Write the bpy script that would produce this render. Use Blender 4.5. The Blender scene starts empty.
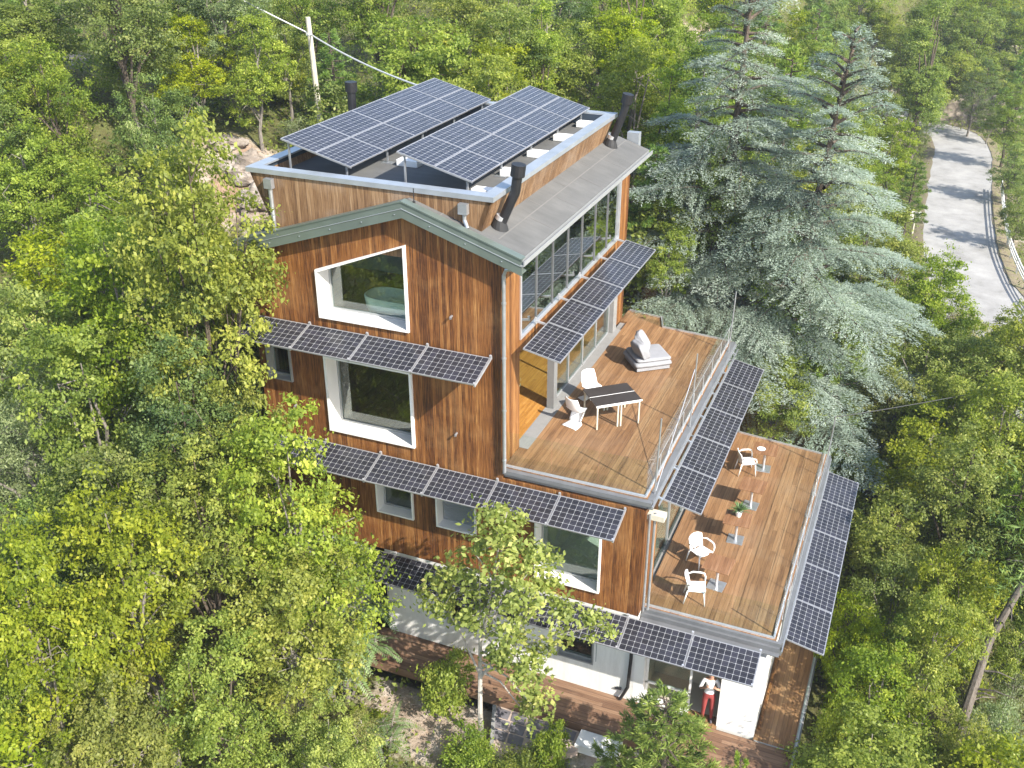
import bpy, bmesh, math, random
import numpy as np
from mathutils import Vector, Matrix, Euler, noise as mnoise
C = bpy.context.scene.collection
R = math.radians
rng = random.Random(11)
nrng = np.random.default_rng(5)

# ------------------------------------------------------------------ helpers
class MB:
    """collects shapes, then becomes one mesh object"""
    def __init__(s): s.v = []; s.f = []; s.uv = {}
    def face(s, pts, uv=None):
        i = len(s.v); s.v += [tuple(p) for p in pts]; s.f.append(list(range(i, i+len(pts))))
        if uv: s.uv[len(s.f)-1] = uv
    def hexa(s, p):
        i = len(s.v); s.v += [tuple(q) for q in p]
        for f in ((3,2,1,0),(4,5,6,7),(0,1,5,4),(1,2,6,5),(2,3,7,6),(3,0,4,7)): s.f.append([i+k for k in f])
    def box(s, x0, x1, y0, y1, z0, z1):
        s.hexa([(x0,y0,z0),(x1,y0,z0),(x1,y1,z0),(x0,y1,z0),(x0,y0,z1),(x1,y0,z1),(x1,y1,z1),(x0,y1,z1)])
    def prism(s, poly, z0, z1):
        n = len(poly); i = len(s.v)
        s.v += [(p[0],p[1],z0) for p in poly]+[(p[0],p[1],z1) for p in poly]
        s.f.append([i+k for k in range(n)][::-1]); s.f.append([i+n+k for k in range(n)])
        for k in range(n): s.f.append([i+k, i+(k+1)%n, i+n+(k+1)%n, i+n+k])
    def tube(s, pts, rad, n=8, cap=True):
        pts = [Vector(p) for p in pts]
        rs = rad if isinstance(rad, (list, tuple)) else [rad]*len(pts)
        base = len(s.v); up = None
        for k, p in enumerate(pts):
            d = (pts[min(k+1,len(pts)-1)]-pts[max(k-1,0)]).normalized()
            if up is None:
                up = Vector((0,0,1)) if abs(d.z) < .9 else Vector((1,0,0))
            a = d.cross(up).normalized(); b = a.cross(d).normalized(); up = b
            for j in range(n):
                t = 2*math.pi*j/n
                s.v.append(tuple(p+rs[k]*(math.cos(t)*a+math.sin(t)*b)))
        for k in range(len(pts)-1):
            for j in range(n):
                s.f.append([base+k*n+j, base+k*n+(j+1)%n, base+(k+1)*n+(j+1)%n, base+(k+1)*n+j])
        if cap:
            s.f.append([base+j for j in range(n)][::-1]); e = base+(len(pts)-1)*n
            s.f.append([e+j for j in range(n)])
    def bar(s, p, q, w, h):
        p = Vector(p); q = Vector(q); d = (q-p).normalized()
        up = Vector((0,0,1)) if abs(d.z) < .95 else Vector((0,1,0))
        a = d.cross(up).normalized()*w/2; b = a.cross(d).normalized()*h/2
        s.hexa([p-a-b, p+a-b, p+a+b, p-a+b, q-a-b, q+a-b, q+a+b, q-a+b])
    def lathe(s, prof, n=16, c=(0,0,0)):
        i = len(s.v)
        for r, z in prof:
            for j in range(n):
                t = 2*math.pi*j/n; s.v.append((c[0]+r*math.cos(t), c[1]+r*math.sin(t), c[2]+z))
        for k in range(len(prof)-1):
            for j in range(n):
                s.f.append([i+k*n+j, i+k*n+(j+1)%n, i+(k+1)*n+(j+1)%n, i+(k+1)*n+j])
        s.f.append([i+j for j in range(n)][::-1]); e = i+(len(prof)-1)*n; s.f.append([e+j for j in range(n)])
    def grid(s, fn, nu, nv):
        i = len(s.v)
        for a in range(nu+1):
            for b in range(nv+1): s.v.append(tuple(fn(a/nu, b/nv)))
        for a in range(nu):
            for b in range(nv):
                q = i+a*(nv+1)+b; s.f.append([q, q+nv+1, q+nv+2, q+1])
    def mesh(s, name, mat, off=(0,0,0), smooth=False):
        me = bpy.data.meshes.new(name)
        me.from_pydata([(v[0]-off[0], v[1]-off[1], v[2]-off[2]) for v in s.v], [], s.f)
        if s.uv:
            ul = me.uv_layers.new(name='UVMap')
            for fi, uv in s.uv.items():
                for li, q in zip(me.polygons[fi].loop_indices, uv): ul.data[li].uv = q
        bm = bmesh.new(); bm.from_mesh(me); bmesh.ops.recalc_face_normals(bm, faces=bm.faces); bm.to_mesh(me); bm.free()
        if mat: me.materials.append(mat)
        if smooth:
            for p in me.polygons: p.use_smooth = True
        return me

def link(name, me, parent=None, loc=(0,0,0)):
    o = bpy.data.objects.new(name, me); C.objects.link(o); o.location = loc
    if parent: o.parent = parent
    return o
def wpos(o):
    v = Vector((0,0,0))
    while o: v += o.location; o = o.parent
    return v
def part(name, mb, mat, parent, world=True, smooth=False, label=None, bevel=0):
    """a child mesh; world=True: shape was given in world coordinates"""
    off = wpos(parent) if world else (0,0,0)
    o = link(name, mb.mesh(name, mat, off, smooth), parent)
    if label: o['label'] = label
    if bevel:
        m = o.modifiers.new('bevel', 'BEVEL'); m.width = bevel; m.segments = 2; m.limit_method = 'ANGLE'
    return o
def tag(o, label, cat, group=None):
    o['label'] = label; o['category'] = cat
    if group: o['group'] = group
    return o
def thing(name, label, cat, loc=(0,0,0), rot=(0,0,0), group=None):
    o = bpy.data.objects.new(name, None); C.objects.link(o); o.empty_display_size = .2
    o.location = loc; o.rotation_euler = rot
    return tag(o, label, cat, group)
def struct(name, mb, mat, kind='structure', smooth=False):
    o = link(name, mb.mesh(name, mat, (0,0,0), smooth)); o['kind'] = kind; return o
def copy_tree(o, parent=None):
    c = o.copy(); C.objects.link(c)
    if parent: c.parent = parent
    for ch in list(o.children): copy_tree(ch, c)
    return c

# ------------------------------------------------------------------ materials
class NT:
    def __init__(s, name):
        s.m = bpy.data.materials.new(name); s.m.use_nodes = True; s.t = s.m.node_tree; s.t.nodes.clear()
        s.out = s.t.nodes.new('ShaderNodeOutputMaterial')
    def n(s, typ, **kw):
        nd = s.t.nodes.new('ShaderNode'+typ)
        for k, v in kw.items():
            if k.startswith('i_'):
                key = k[2:]; key = int(key) if key.isdigit() else key.replace('_',' ')
                if isinstance(v, bpy.types.NodeSocket): s.t.links.new(v, nd.inputs[key])
                else: nd.inputs[key].default_value = v
            else: setattr(nd, k, v)
        return nd
    def math(s, op, a, b=None, c=None):
        nd = s.t.nodes.new('ShaderNodeMath'); nd.operation = op
        for i, v in enumerate((a, b, c)):
            if v is None: continue
            if isinstance(v, bpy.types.NodeSocket): s.t.links.new(v, nd.inputs[i])
            else: nd.inputs[i].default_value = v
        return nd.outputs[0]
    def ramp(s, fac, stops):
        nd = s.n('ValToRGB'); s.t.links.new(fac, nd.inputs[0]); e = nd.color_ramp.elements
        while len(e) > 1: e.remove(e[0])
        e[0].position = stops[0][0]; e[0].color = (*stops[0][1], 1)
        for p, c in stops[1:]:
            x = e.new(p); x.color = (*c, 1)
        return nd.outputs[0]
    def mix(s, fac, a, b, blend='MIX'):
        nd = s.t.nodes.new('ShaderNodeMix'); nd.data_type = 'RGBA'; nd.blend_type = blend
        for i, v in ((0, fac), (6, a), (7, b)):
            if isinstance(v, bpy.types.NodeSocket): s.t.links.new(v, nd.inputs[i])
            elif i == 0: nd.inputs[0].default_value = v
            else: nd.inputs[i].default_value = (*v, 1)
        return nd.outputs[2]
    def obj(s): return s.n('TexCoord').outputs['Object']
    def geo(s): return s.n('NewGeometry').outputs['Position']
    def noise(s, vec, scale, detail=4, rough=.55):
        nd = s.n('TexNoise', i_Scale=scale, i_Detail=detail, i_Roughness=rough)
        if vec is not None: s.t.links.new(vec, nd.inputs['Vector'])
        return nd.outputs['Fac']
    def mapv(s, vec, scale=(1,1,1), loc=(0,0,0), rot=(0,0,0)):
        nd = s.n('Mapping'); s.t.links.new(vec, nd.inputs[0])
        nd.inputs['Scale'].default_value = scale; nd.inputs['Location'].default_value = loc; nd.inputs['Rotation'].default_value = rot
        return nd.outputs[0]
    def bump(s, h, dist=.01, strength=.6):
        nd = s.n('Bump', i_Height=h, i_Distance=dist, i_Strength=strength); return nd.outputs[0]
    def done(s, col=(.5,.5,.5), rough=.6, metal=0., spec=.5, normal=None, **kw):
        b = s.n('BsdfPrincipled')
        for k, v in (('Base Color', col), ('Roughness', rough), ('Metallic', metal), ('Specular IOR Level', spec), ('Normal', normal)):
            if v is None: continue
            if isinstance(v, bpy.types.NodeSocket): s.t.links.new(v, b.inputs[k])
            elif k == 'Base Color': b.inputs[k].default_value = (*v, 1)
            else: b.inputs[k].default_value = v
        for k, v in kw.items(): b.inputs[k.replace('_',' ')].default_value = v
        s.t.links.new(b.outputs[0], s.out.inputs[0]); return s.m

def simple(name, col, rough=.6, metal=0., var=.12, scale=3., spec=.5, bump=0):
    t = NT(name); p = t.geo()
    n = t.noise(p, scale, 5)
    c = t.mix(n, tuple(x*(1-var*1.6) for x in col), tuple(min(1, x*(1+var)) for x in col))
    r = t.math('MULTIPLY_ADD', n, .25, rough-.12)
    return t.done(c, r, metal, spec, t.bump(t.noise(p, scale*9), .004, bump) if bump else None)

def planks(name, width, along, stops, streak, axis, gap=.06, rough=.6, gapcol=(.012,.008,.005), wear=None, boardlen=None, bw=.34):
    """timber boards: axis = which world sum crosses the boards; along = scale vector stretching the grain"""
    t = NT(name); p = t.geo()
    sx = t.n('SeparateXYZ', i_0=p)
    if axis == 'xy': u = t.math('ADD', sx.outputs[0], sx.outputs[1])
    else: u = sx.outputs['xyz'.index(axis)]
    q = t.math('DIVIDE', u, width)
    fl = t.math('FLOOR', q); fr = t.math('SUBTRACT', q, fl)
    key = fl
    if boardlen:
        ax, L = boardlen
        off = t.n('TexWhiteNoise', noise_dimensions='1D', i_W=fl).outputs[0]
        l = t.math('ADD', t.math('DIVIDE', sx.outputs['xyz'.index(ax)], L), t.math('MULTIPLY', off, 7.0))
        lf = t.math('FLOOR', l)
        key = t.math('MULTIPLY_ADD', lf, 17.31, fl)
    wn = t.n('TexWhiteNoise', noise_dimensions='1D', i_W=key).outputs[0]
    ns = t.noise(t.mapv(p, along), streak, 6, .65)
    big = t.noise(p, .55, 3)
    f = t.math('ADD', t.math('MULTIPLY', wn, bw), t.math('MULTIPLY_ADD', t.math('SUBTRACT', ns, .5), 1.5, .5))
    f = t.math('ADD', t.math('SUBTRACT', f, bw/2), t.math('MULTIPLY', t.math('SUBTRACT', big, .5), .42))
    col = t.ramp(f, stops)
    if wear:
        w = t.noise(t.mapv(p, (1,1,1), (3.1,7.7,1.3)), wear[0], 5, .65)
        wf = t.n('MapRange', i_Value=w, i_1=.5, i_2=.75, i_3=0., i_4=wear[2]).outputs[0]
        col = t.mix(wf, col, wear[1])
    g = t.math('LESS_THAN', fr, gap)
    col = t.mix(g, col, gapcol)
    h = t.math('SUBTRACT', t.math('MULTIPLY', ns, .3), g)
    return t.done(col, rough, 0, .35, t.bump(h, .008, .7))

M = {}
M['facade'] = planks('larch cladding', .09, (14,14,.6), [(0,(.016,.006,.002)),(.27,(.066,.023,.007)),(.46,(.15,.056,.014)),(.64,(.23,.094,.026)),(.83,(.35,.18,.06)),(1,(.48,.29,.125))], 3.0, 'xy', .05, .6, wear=(.9,(.33,.18,.075),.5))
M['facade_pale'] = planks('weathered larch cladding', .10, (9,9,.6), [(0,(.055,.028,.014)),(.3,(.145,.078,.036)),(.6,(.235,.137,.066)),(1,(.38,.26,.15))], 2.8, 'xy', .05, .65, wear=(.9,(.34,.26,.19),.6))
M['facade_side'] = planks('orange larch cladding', .115, (9,9,.5), [(0,(.03,.011,.004)),(.3,(.13,.05,.014)),(.55,(.215,.09,.026)),(.8,(.33,.165,.055)),(1,(.43,.25,.11))], 2.6, 'xy', .06, .6, bw=.45)
DST = [(0,(.095,.047,.021)),(.3,(.175,.091,.04)),(.6,(.24,.13,.059)),(1,(.315,.19,.094))]
M['deck'] = planks('timber decking', .12, (9,.5,1), DST, 2.4, 'x', .045, .6, wear=(.5,(.24,.165,.10),.5), boardlen=('y',3.6), gapcol=(.035,.02,.012), bw=.46)
M['deckfront'] = planks('timber decking lower', .13, (.5,7,1), [(0,(.085,.045,.026)),(.35,(.15,.083,.049)),(.7,(.205,.12,.072)),(1,(.28,.18,.112))], 2.4, 'y', .05, .6, wear=(.6,(.22,.155,.105),.55), boardlen=('x',3.2), gapcol=(.02,.012,.008), bw=.55)
M['white'] = simple('white paint', (.78,.77,.74), .55, var=.06, scale=1.5)
M['whiteframe'] = simple('white window lining', (.74,.73,.70), .45, var=.05)
def stain_wall():
    t = NT('white render'); p = t.geo()
    n = t.noise(t.mapv(p, (2.2,2.2,.35)), 2.2, 6, .7); b = t.noise(p, 1.1, 4)
    f = t.n('MapRange', i_Value=t.math('ADD', t.math('MULTIPLY', n, .7), t.math('MULTIPLY', b, .3)), i_1=.42, i_2=.68, i_3=0., i_4=.6).outputs[0]
    return t.done(t.mix(f, (.76,.75,.72), (.52,.51,.48)), .8, 0, .3, t.bump(t.noise(p, 60), .003, .4))
M['render'] = stain_wall()
M['grey_render'] = simple('grey render', (.36,.37,.37), .8, var=.15, scale=2)
M['beige'] = simple('beige interior plaster', (.44,.39,.31), .8, var=.06)
M['plaster'] = simple('interior plaster', (.62,.60,.56), .85, var=.05)
M['parquet'] = planks('orange parquet', .09, (7,.6,1), [(0,(.22,.095,.02)),(.5,(.38,.18,.04)),(1,(.48,.26,.07))], 2.2, 'x', .03, .4, boardlen=('y',1.2))
M['dark'] = simple('dark interior', (.03,.03,.032), .8)
M['membrane'] = None
def membrane():
    t = NT('roof membrane'); p = t.geo()
    n = t.noise(p, .9, 6, .6); s = t.noise(t.mapv(p, (.4,3,1)), 2.0, 4)
    f = t.math('ADD', t.math('MULTIPLY', n, .7), t.math('MULTIPLY', s, .3))
    return t.done(t.ramp(f, [(.3,(.088,.088,.084)),(.55,(.12,.119,.113)),(.75,(.158,.156,.147))]), .85, 0, .25, t.bump(t.noise(p, 70), .003, .5))
M['membrane'] = membrane()
M['seam'] = simple('membrane seam', (.14,.135,.125), .85)
M['greenmetal'] = simple('grey green sheet metal', (.15,.185,.16), .38, .35, var=.16, scale=2)
M['zinc'] = simple('zinc flashing', (.42,.45,.48), .38, .55, var=.16, scale=3)
M['trayshade'] = simple('painted tray shade', (.03,.045,.065), .7)  # shade inside the roof tray, put into the colour as dark blue
M['galv'] = simple('galvanised steel', (.46,.48,.50), .36, .7, var=.16, scale=6)
M['pvframe'] = simple('anodised panel frame', (.36,.36,.37), .4, .5, var=.12, scale=6)
M['alu'] = simple('anodised aluminium', (.62,.63,.65), .32, .6, var=.08, scale=8)
M['greyalu'] = simple('grey aluminium profile', (.33,.34,.34), .45, .3, var=.1)
M['blackpipe'] = simple('black stove pipe', (.012,.012,.014), .45, .0, var=.3)
M['edge'] = simple('dull grey edging metal', (.20,.205,.21), .5, .4, var=.2, scale=3)
M['greycol'] = simple('grey column', (.17,.17,.165), .6)  # the column's own even grey
M['conc'] = simple('pale concrete', (.23,.225,.215), .85, var=.15, scale=5, bump=.4)
M['plastic'] = simple('white plastic', (.80,.79,.77), .35, var=.03)
M['cushion'] = simple('off white cushion cloth', (.26,.26,.27), .9, var=.1, scale=5, bump=.3)
M['tabletop'] = simple('dark table top', (.045,.038,.035), .4, var=.35, scale=8)
M['wood_top'] = planks('oiled wood table top', .09, (7,.6,1), [(0,(.13,.06,.028)),(.5,(.22,.112,.055)),(1,(.31,.18,.10))], 2.2, 'x', .04, .5)
M['rubber'] = simple('black rubber', (.015,.015,.015), .7)
M['pole'] = simple('pale weathered pole', (.50,.46,.36), .8, var=.25, scale=2)
M['cable'] = simple('pale cable', (.52,.52,.50), .6)
M['darkcable'] = simple('dark cable', (.03,.03,.03), .6)

def glass(name, tint=(.80,.88,.84), refl=1.0, base=.0):
    t = NT(name)
    tr = t.n('BsdfTransparent', i_Color=(*tint, 1)); gl = t.n('BsdfGlossy', i_Roughness=.01); gl.inputs['Color'].default_value = (.95,.97,.96,1)
    fc = t.n('LayerWeight', i_Blend=.5).outputs['Facing']
    fr = t.math('MULTIPLY_ADD', t.math('POWER', fc, 5.), .94, .03)
    f = t.math('MINIMUM', t.math('MULTIPLY_ADD', fr, refl, base), .95)
    mx = t.n('MixShader', i_0=f, i_1=tr.outputs[0], i_2=gl.outputs[0])
    t.t.links.new(mx.outputs[0], t.out.inputs[0]); return t.m
M['glass'] = glass('window glass', (.78,.86,.82), 1.3, .05)
M['glass_up'] = glass('solar control glass', (.40,.52,.47), 1.7, .34)
M['rail'] = glass('balustrade glass', (.955,.985,.97), .75, .0)

def pv():
    t = NT('solar cells'); uv = t.n('TexCoord').outputs['UV']
    sx = t.n('SeparateXYZ', i_0=uv)
    def loc(o, k):
        q = t.math('MULTIPLY', o, k); return t.math('ABSOLUTE', t.math('SUBTRACT', t.math('FRACT', q), .5))
    a = loc(sx.outputs[0], 10.); b = loc(sx.outputs[1], 6.)
    mx = t.math('MAXIMUM', a, b); sm = t.math('ADD', a, b)
    line = t.math('GREATER_THAN', mx, .476); dia = t.math('GREATER_THAN', sm, .875)
    f = t.math('MAXIMUM', line, dia)
    bus = t.math('LESS_THAN', t.math('ABSOLUTE', t.math('SUBTRACT', b, .22)), .012)
    cell = t.math('ADD', t.math('FLOOR', t.math('MULTIPLY', sx.outputs[0], 10.)), t.math('MULTIPLY', t.math('FLOOR', t.math('MULTIPLY', sx.outputs[1], 6.)), 13.7))
    oi = t.n('ObjectInfo').outputs['Random']
    wn = t.n('TexWhiteNoise', noise_dimensions='1D', i_W=t.math('MULTIPLY_ADD', oi, 91., cell)).outputs[0]
    base = t.ramp(wn, [(0,(.009,.010,.015)),(.6,(.014,.015,.022)),(1,(.022,.023,.034))])
    base = t.mix(t.math('MULTIPLY', bus, .5), base, (.10,.10,.12))
    col = t.mix(f, base, (.30,.305,.315))
    dust = t.noise(t.geo(), 1.3, 4)
    col = t.mix(t.math('MULTIPLY', dust, .05), col, (.35,.32,.28))
    return t.done(col, t.math('MULTIPLY_ADD', dust, .16, .10), 0, .28)
M['pv'] = pv()

def leafmat(name, stops, trans=.35, hue=.016, val=.35, rough=.5):
    """stops: colours of single leaves, dark leaf to light leaf"""
    t = NT(name)
    at = t.n('Attribute', attribute_name='tint').outputs['Fac']
    oi = t.n('ObjectInfo').outputs['Random']
    col = t.ramp(at, stops)
    hs = t.n('HueSaturation')
    t.t.links.new(t.math('MULTIPLY_ADD', oi, hue*2, .5-hue), hs.inputs['Hue'])
    oi2 = t.math('FRACT', t.math('MULTIPLY', oi, 7.31))
    t.t.links.new(t.math('MULTIPLY_ADD', oi2, val, 1-val/2), hs.inputs['Value'])
    t.t.links.new(t.math('MULTIPLY_ADD', t.math('FRACT', t.math('MULTIPLY', oi, 3.77)), .25, .85), hs.inputs['Saturation'])
    t.t.links.new(col, hs.inputs['Color'])
    b = t.n('BsdfPrincipled', i_Roughness=rough, i_Base_Color=hs.outputs[0]); b.inputs['Specular IOR Level'].default_value = .3
    tr = t.n('BsdfTranslucent', i_Color=t.mix(1., hs.outputs[0], (1.08,1.22,.5), 'MULTIPLY'))
    mx = t.n('MixShader', i_0=trans, i_1=b.outputs[0], i_2=tr.outputs[0])
    t.t.links.new(mx.outputs[0], t.out.inputs[0]); return t.m
def barkmat(name, a, b):
    t = NT(name); p = t.obj()
    n = t.noise(t.mapv(p, (5,5,1)), 3, 6, .7)
    return t.done(t.ramp(n, [(.3,a),(.7,b)]), .9, 0, .2, t.bump(n, .02, .8))

# ------------------------------------------------------------------ the house
GZ = -6.4                      # lower terrace level
D2 = -3.45                     # middle terrace level
house = thing('timber_house', 'tall timber clad house with gable window, stepped terraces and solar panels', 'house', (0, 0, GZ))
AX, AZ, SL = -2.32, 6.65, .328            # ridge x, ridge z, slope
def rz(x): return AZ - SL*abs(x-AX)       # top of the roof

def wall_strips(mb, x0, x1, zb, zt, holes, ya=0., yb=.28):
    xs = sorted({x0, x1, *[h[0] for h in holes], *[h[1] for h in holes], *([AX] if x0 < AX < x1 else [])})
    xs = [x for x in xs if x0 <= x <= x1]
    for a, b in zip(xs[:-1], xs[1:]):
        cuts = []
        for h in holes:
            if h[0] <= a+1e-6 and h[1] >= b-1e-6:
                l = lambda x, p, q: p+(q-p)*(x-h[0])/(h[1]-h[0])
                cuts.append((l(a,h[2],h[3]), l(b,h[2],h[3]), l(a,h[4],h[5]), l(b,h[4],h[5])))
        cuts.sort(); la, lb = zb(a), zb(b)
        for c in cuts+[(zt(a), zt(b), None, None)]:
            mb.hexa([(a,ya,la),(b,ya,lb),(b,yb,lb),(a,yb,la),(a,ya,c[0]),(b,ya,c[1]),(b,yb,c[1]),(a,yb,c[0])])
            la, lb = c[2], c[3]
def window(name, x0, x1, zb0, zb1, zt0, zt1, depth, fm, rim=.06, proud=.07, label=None, sill=None, blind=False, yb=0., gm='glass'):
    """deep lined window: lining > sash, pane"""
    y0, y1 = yb-proud, yb+depth; t = rim
    mb = MB()
    P = lambda x, z, y: (x, y, z)
    A, B, Cc, D = (x0,zb0),(x1,zb1),(x1,zt1),(x0,zt0)
    a, b, c, d = (x0+t,zb0+t),(x1-t,zb1+t),(x1-t,zt1-t),(x0+t,zt0-t)
    for (o1,o2,i1,i2) in ((A,B,a,b),(B,Cc,b,c),(Cc,D,c,d),(D,A,d,a)):
        mb.hexa([P(*o1,y0),P(*o2,y0),P(*i2,y0),P(*i1,y0),P(*o1,y1),P(*o2,y1),P(*i2,y1),P(*i1,y1)])
    w = part(name, mb, fm, house, label=label)
    mb = MB(); s = .055; k = .012
    ins = lambda p, q: [(p[0][0]+q,p[0][1]+q),(p[1][0]-q,p[1][1]+q),(p[2][0]-q,p[2][1]-q),(p[3][0]+q,p[3][1]-q)]
    o = ins((a,b,c,d), .002); i = ins((a,b,c,d), s)
    for j in range(4):
        o1,o2,i1,i2 = o[j],o[(j+1)%4],i[j],i[(j+1)%4]
        mb.hexa([P(*o1,y1-.09),P(*o2,y1-.09),P(*i2,y1-.09),P(*i1,y1-.09),P(*o1,y1-.02),P(*o2,y1-.02),P(*i2,y1-.02),P(*i1,y1-.02)])
    part('sash', mb, M['greyalu'], w)
    mb = MB(); g = ins((a,b,c,d), s-.004)
    mb.hexa([P(*p, y1-.06) for p in g]+[P(*p, y1-.045) for p in g])
    part('pane', mb, M[gm], w)
    if blind:
        mb = MB(); n = 11
        for j in range(n):
            z = a[1]+.12+(d[1]-a[1]-.2)*j/n
            mb.hexa([(a[0]+.06,y1-.16,z),(b[0]-.06,y1-.16,z),(b[0]-.06,y1-.11,z+.035),(a[0]+.06,y1-.11,z+.035),
                     (a[0]+.06,y1-.16,z+.006),(b[0]-.06,y1-.16,z+.006),(b[0]-.06,y1-.11,z+.041),(a[0]+.06,y1-.11,z+.041)])
        part('blind', mb, M['greyalu'], w)
    return w

holes = [(-4.97,-2.43,3.29,3.31,4.57,5.54), (-4.97,-2.43,.02,.04,2.24,2.24), (-6.75,-6.0,1.25,1.25,2.24,2.24)]
# front walls, each storey
mb = MB(); wall_strips(mb, -7.0, 0., lambda x: -.30, lambda x: rz(x)-.19, holes)
part('wall', mb, M['facade'], house, label='dark orange timber gable wall')
h2 = [(-3.7,-2.58,-2.25,-2.25,-1.0,-1.0), (-1.9,-.74,-2.25,-2.25,-1.0,-1.0), (.9,2.67,-3.08,-3.08,-.95,-.95)]
mb = MB(); wall_strips(mb, -7.0, 3.72, lambda x: -3.52, lambda x: -.302, h2)
part('wall', mb, M['facade'], house)
# side wall over the upper terrace
mb = MB()
mb.box(-.28,-.002,.282,1.1,0.004,rz(0)-.2); mb.box(-.28,-.002,9.15,9.85,0.004,rz(0)-.2); mb.box(-.28,-.004,1.1,9.15,2.72,3.06)
part('wall', mb, M['facade_side'], house, label='orange timber side wall')
mb = MB(); mb.box(-7.0,-.002,9.85,10.1,-3.4,4.9); mb.box(-7.0,-6.92,.282,9.85,-6.4,4.9)
part('wall', mb, M['facade'], house)
# right wall of the middle storey, glazed towards the middle terrace
mb = MB(); mb.box(3.44,3.70,.282,1.4,-3.45,-.42); mb.box(3.44,3.70,8.4,9.6,-3.45,-.42); mb.box(3.44,3.698,1.4,8.4,-.9,-.42); mb.box(0,3.44,9.35,9.6,-3.45,-.42)
part('wall', mb, M['facade_side'], house)
mb = MB(); mb.box(3.58,3.60,1.4,8.4,-3.43,-.9)
gw = part('terrace_door', mb, M['glass'], house)
mb = MB()
for k in range(5): mb.box(3.55,3.63,1.4+k*1.72,1.46+k*1.72,-3.44,-.902)
part('frame', mb, M['greyalu'], gw)

# windows
window('window', -4.97,-2.43,3.29,3.31,4.57,5.54,.52,M['whiteframe'], label='large window with sloping head and white lining')
window('window', -4.97,-2.43,.02,.04,2.24,2.24,.50,M['whiteframe'], rim=.07, label='big square window with deep white lining')
window('window', -6.75,-6.0,1.25,1.25,2.24,2.24,.22,M['greyalu'], rim=.04)
window('window', -3.7,-2.58,-2.25,-2.25,-1.0,-1.0,.36,M['whiteframe'], rim=.045)
window('window', -1.9,-.74,-2.25,-2.25,-1.0,-1.0,.36,M['whiteframe'], rim=.045, blind=True, label='small window with lowered grey slat blind')
window('window', .9,2.67,-3.08,-3.08,-.95,-.95,.40,M['whiteframe'], rim=.05)

# upper storey glazing along the side
gl = MB(); y0, y1, zb, zt = 1.1, 9.15, 3.06, 5.62
gl.box(-.10,.03,y0,y1,zb,zb+.07); gl.box(-.10,.03,y0,y1,zt-.06,zt); gl.box(-.10,.03,y0,y0+.07,zb+.07,zt-.06); gl.box(-.10,.03,y1-.07,y1,zb+.07,zt-.06)
ug = part('upper_glazing', gl, M['alu'], house)
mu = MB(); n = 7
for k in range(1, n): mu.box(-.07,.0,y0+(y1-y0)*k/n-.009,y0+(y1-y0)*k/n+.009,zb+.072,zt-.062)
part('mullion', mu, M['edge'], ug)
for k in range(n):
    mb = MB(); mb.box(-.045,-.03,y0+(y1-y0)*k/n+.015,y0+(y1-y0)*(k+1)/n-.015,zb+.072,zt-.062)
    part('pane', mb, M['glass_up'], ug)
# terrace level sliding doors, column, threshold
mb = MB()
for k in range(5): mb.box(-.12,-.05,3.7+k*1.25,3.75+k*1.25,.03,2.7)
mb.box(-.12,-.05,3.7,9.0,2.64,2.718); mb.box(-.12,-.05,3.75,8.7,.012,.06)
sd = part('sliding_door', mb, M['greyalu'], house)
for k in range(4):
    mb = MB(); mb.box(-.09,-.075,3.752+k*1.25,4.948+k*1.25,.062,2.638)
    part('pane', mb, M['glass'], sd)
mb = MB(); mb.box(-.10,.10,3.34,3.60,.012,2.718); part('column', mb, M['greycol'], house)
mb = MB(); mb.box(-.14,.08,8.78,9.146,.012,2.718); part('column', mb, M['conc'], house)
mb = MB(); mb.box(-.14,.24,1.1,9.15,-.1,.010); part('threshold', mb, M['conc'], house)
# interiors
mb = MB(); mb.box(-6.9,-.142,.285,9.84,-.12,.004); part('interior_floor', mb, M['parquet'], house)
mb = MB(); mb.box(-6.9,-.29,.285,9.84,2.85,3.05); part('interior_floor', mb, M['parquet'], house)
mb = MB(); mb.box(-6.9,3.43,.285,9.34,-3.6,-3.44); part('interior_floor', mb, M['plaster'], house)
mb = MB(); mb.box(-2.0,-1.9,.285,4.0,.006,2.84); mb.box(-6.9,-2.002,3.9,4.0,.006,2.84); mb.box(-4.3,-4.2,4.002,9.84,.006,2.84)
mb.box(-2.0,-1.9,.285,4.0,3.052,5.9); mb.box(-6.9,-2.002,3.9,4.0,3.052,5.0); mb.box(-4.3,-4.2,4.002,9.84,3.052,5.2)
mb.box(-6.9,3.4,3.0,3.1,-3.43,-.5); mb.box(-.6,-.5,.285,2.998,-3.43,-.5); mb.box(-4.4,-4.3,.285,2.998,-3.43,-.5)
part('partition', mb, M['plaster'], house)

# roof
def slope(mb, xa, xb, ya, yb, th=.17, lift=0.):
    mb.hexa([(xa,ya,rz(xa)-th+lift),(xb,ya,rz(xb)-th+lift),(xb,yb,rz(xb)-th+lift),(xa,yb,rz(xa)-th+lift),(xa,ya,rz(xa)+lift),(xb,ya,rz(xb)+lift),(xb,yb,rz(xb)+lift),(xa,yb,rz(xa)+lift)])
mb = MB(); slope(mb, -.75, .58, -.27, 10.0); slope(mb, AX, -.752, -.27, .4)
roof = part('roof', mb, M['membrane'], house)
mb = MB(); slope(mb, -7.15, AX, -.27, .4); slope(mb, -7.15, -6.3, .402, 10.0); part('roof', mb, M['membrane'], house)
mb = MB()
slope(mb, -.15,-.12,.15,9.98,.002,.006); 
for y in (1.9,3.7,5.6,7.6): slope(mb, -.12,.56,y,y+.025,.002,.006)
for y in (.9,2.8,4.6,6.6,8.4): slope(mb, -.5,-.15,y,y+.025,.002,.006)
for x in (-1.5,-.9): slope(mb, x,x+.025,-.26,.14,.002,.006)
part('seam', mb, M['seam'], roof)
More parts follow.
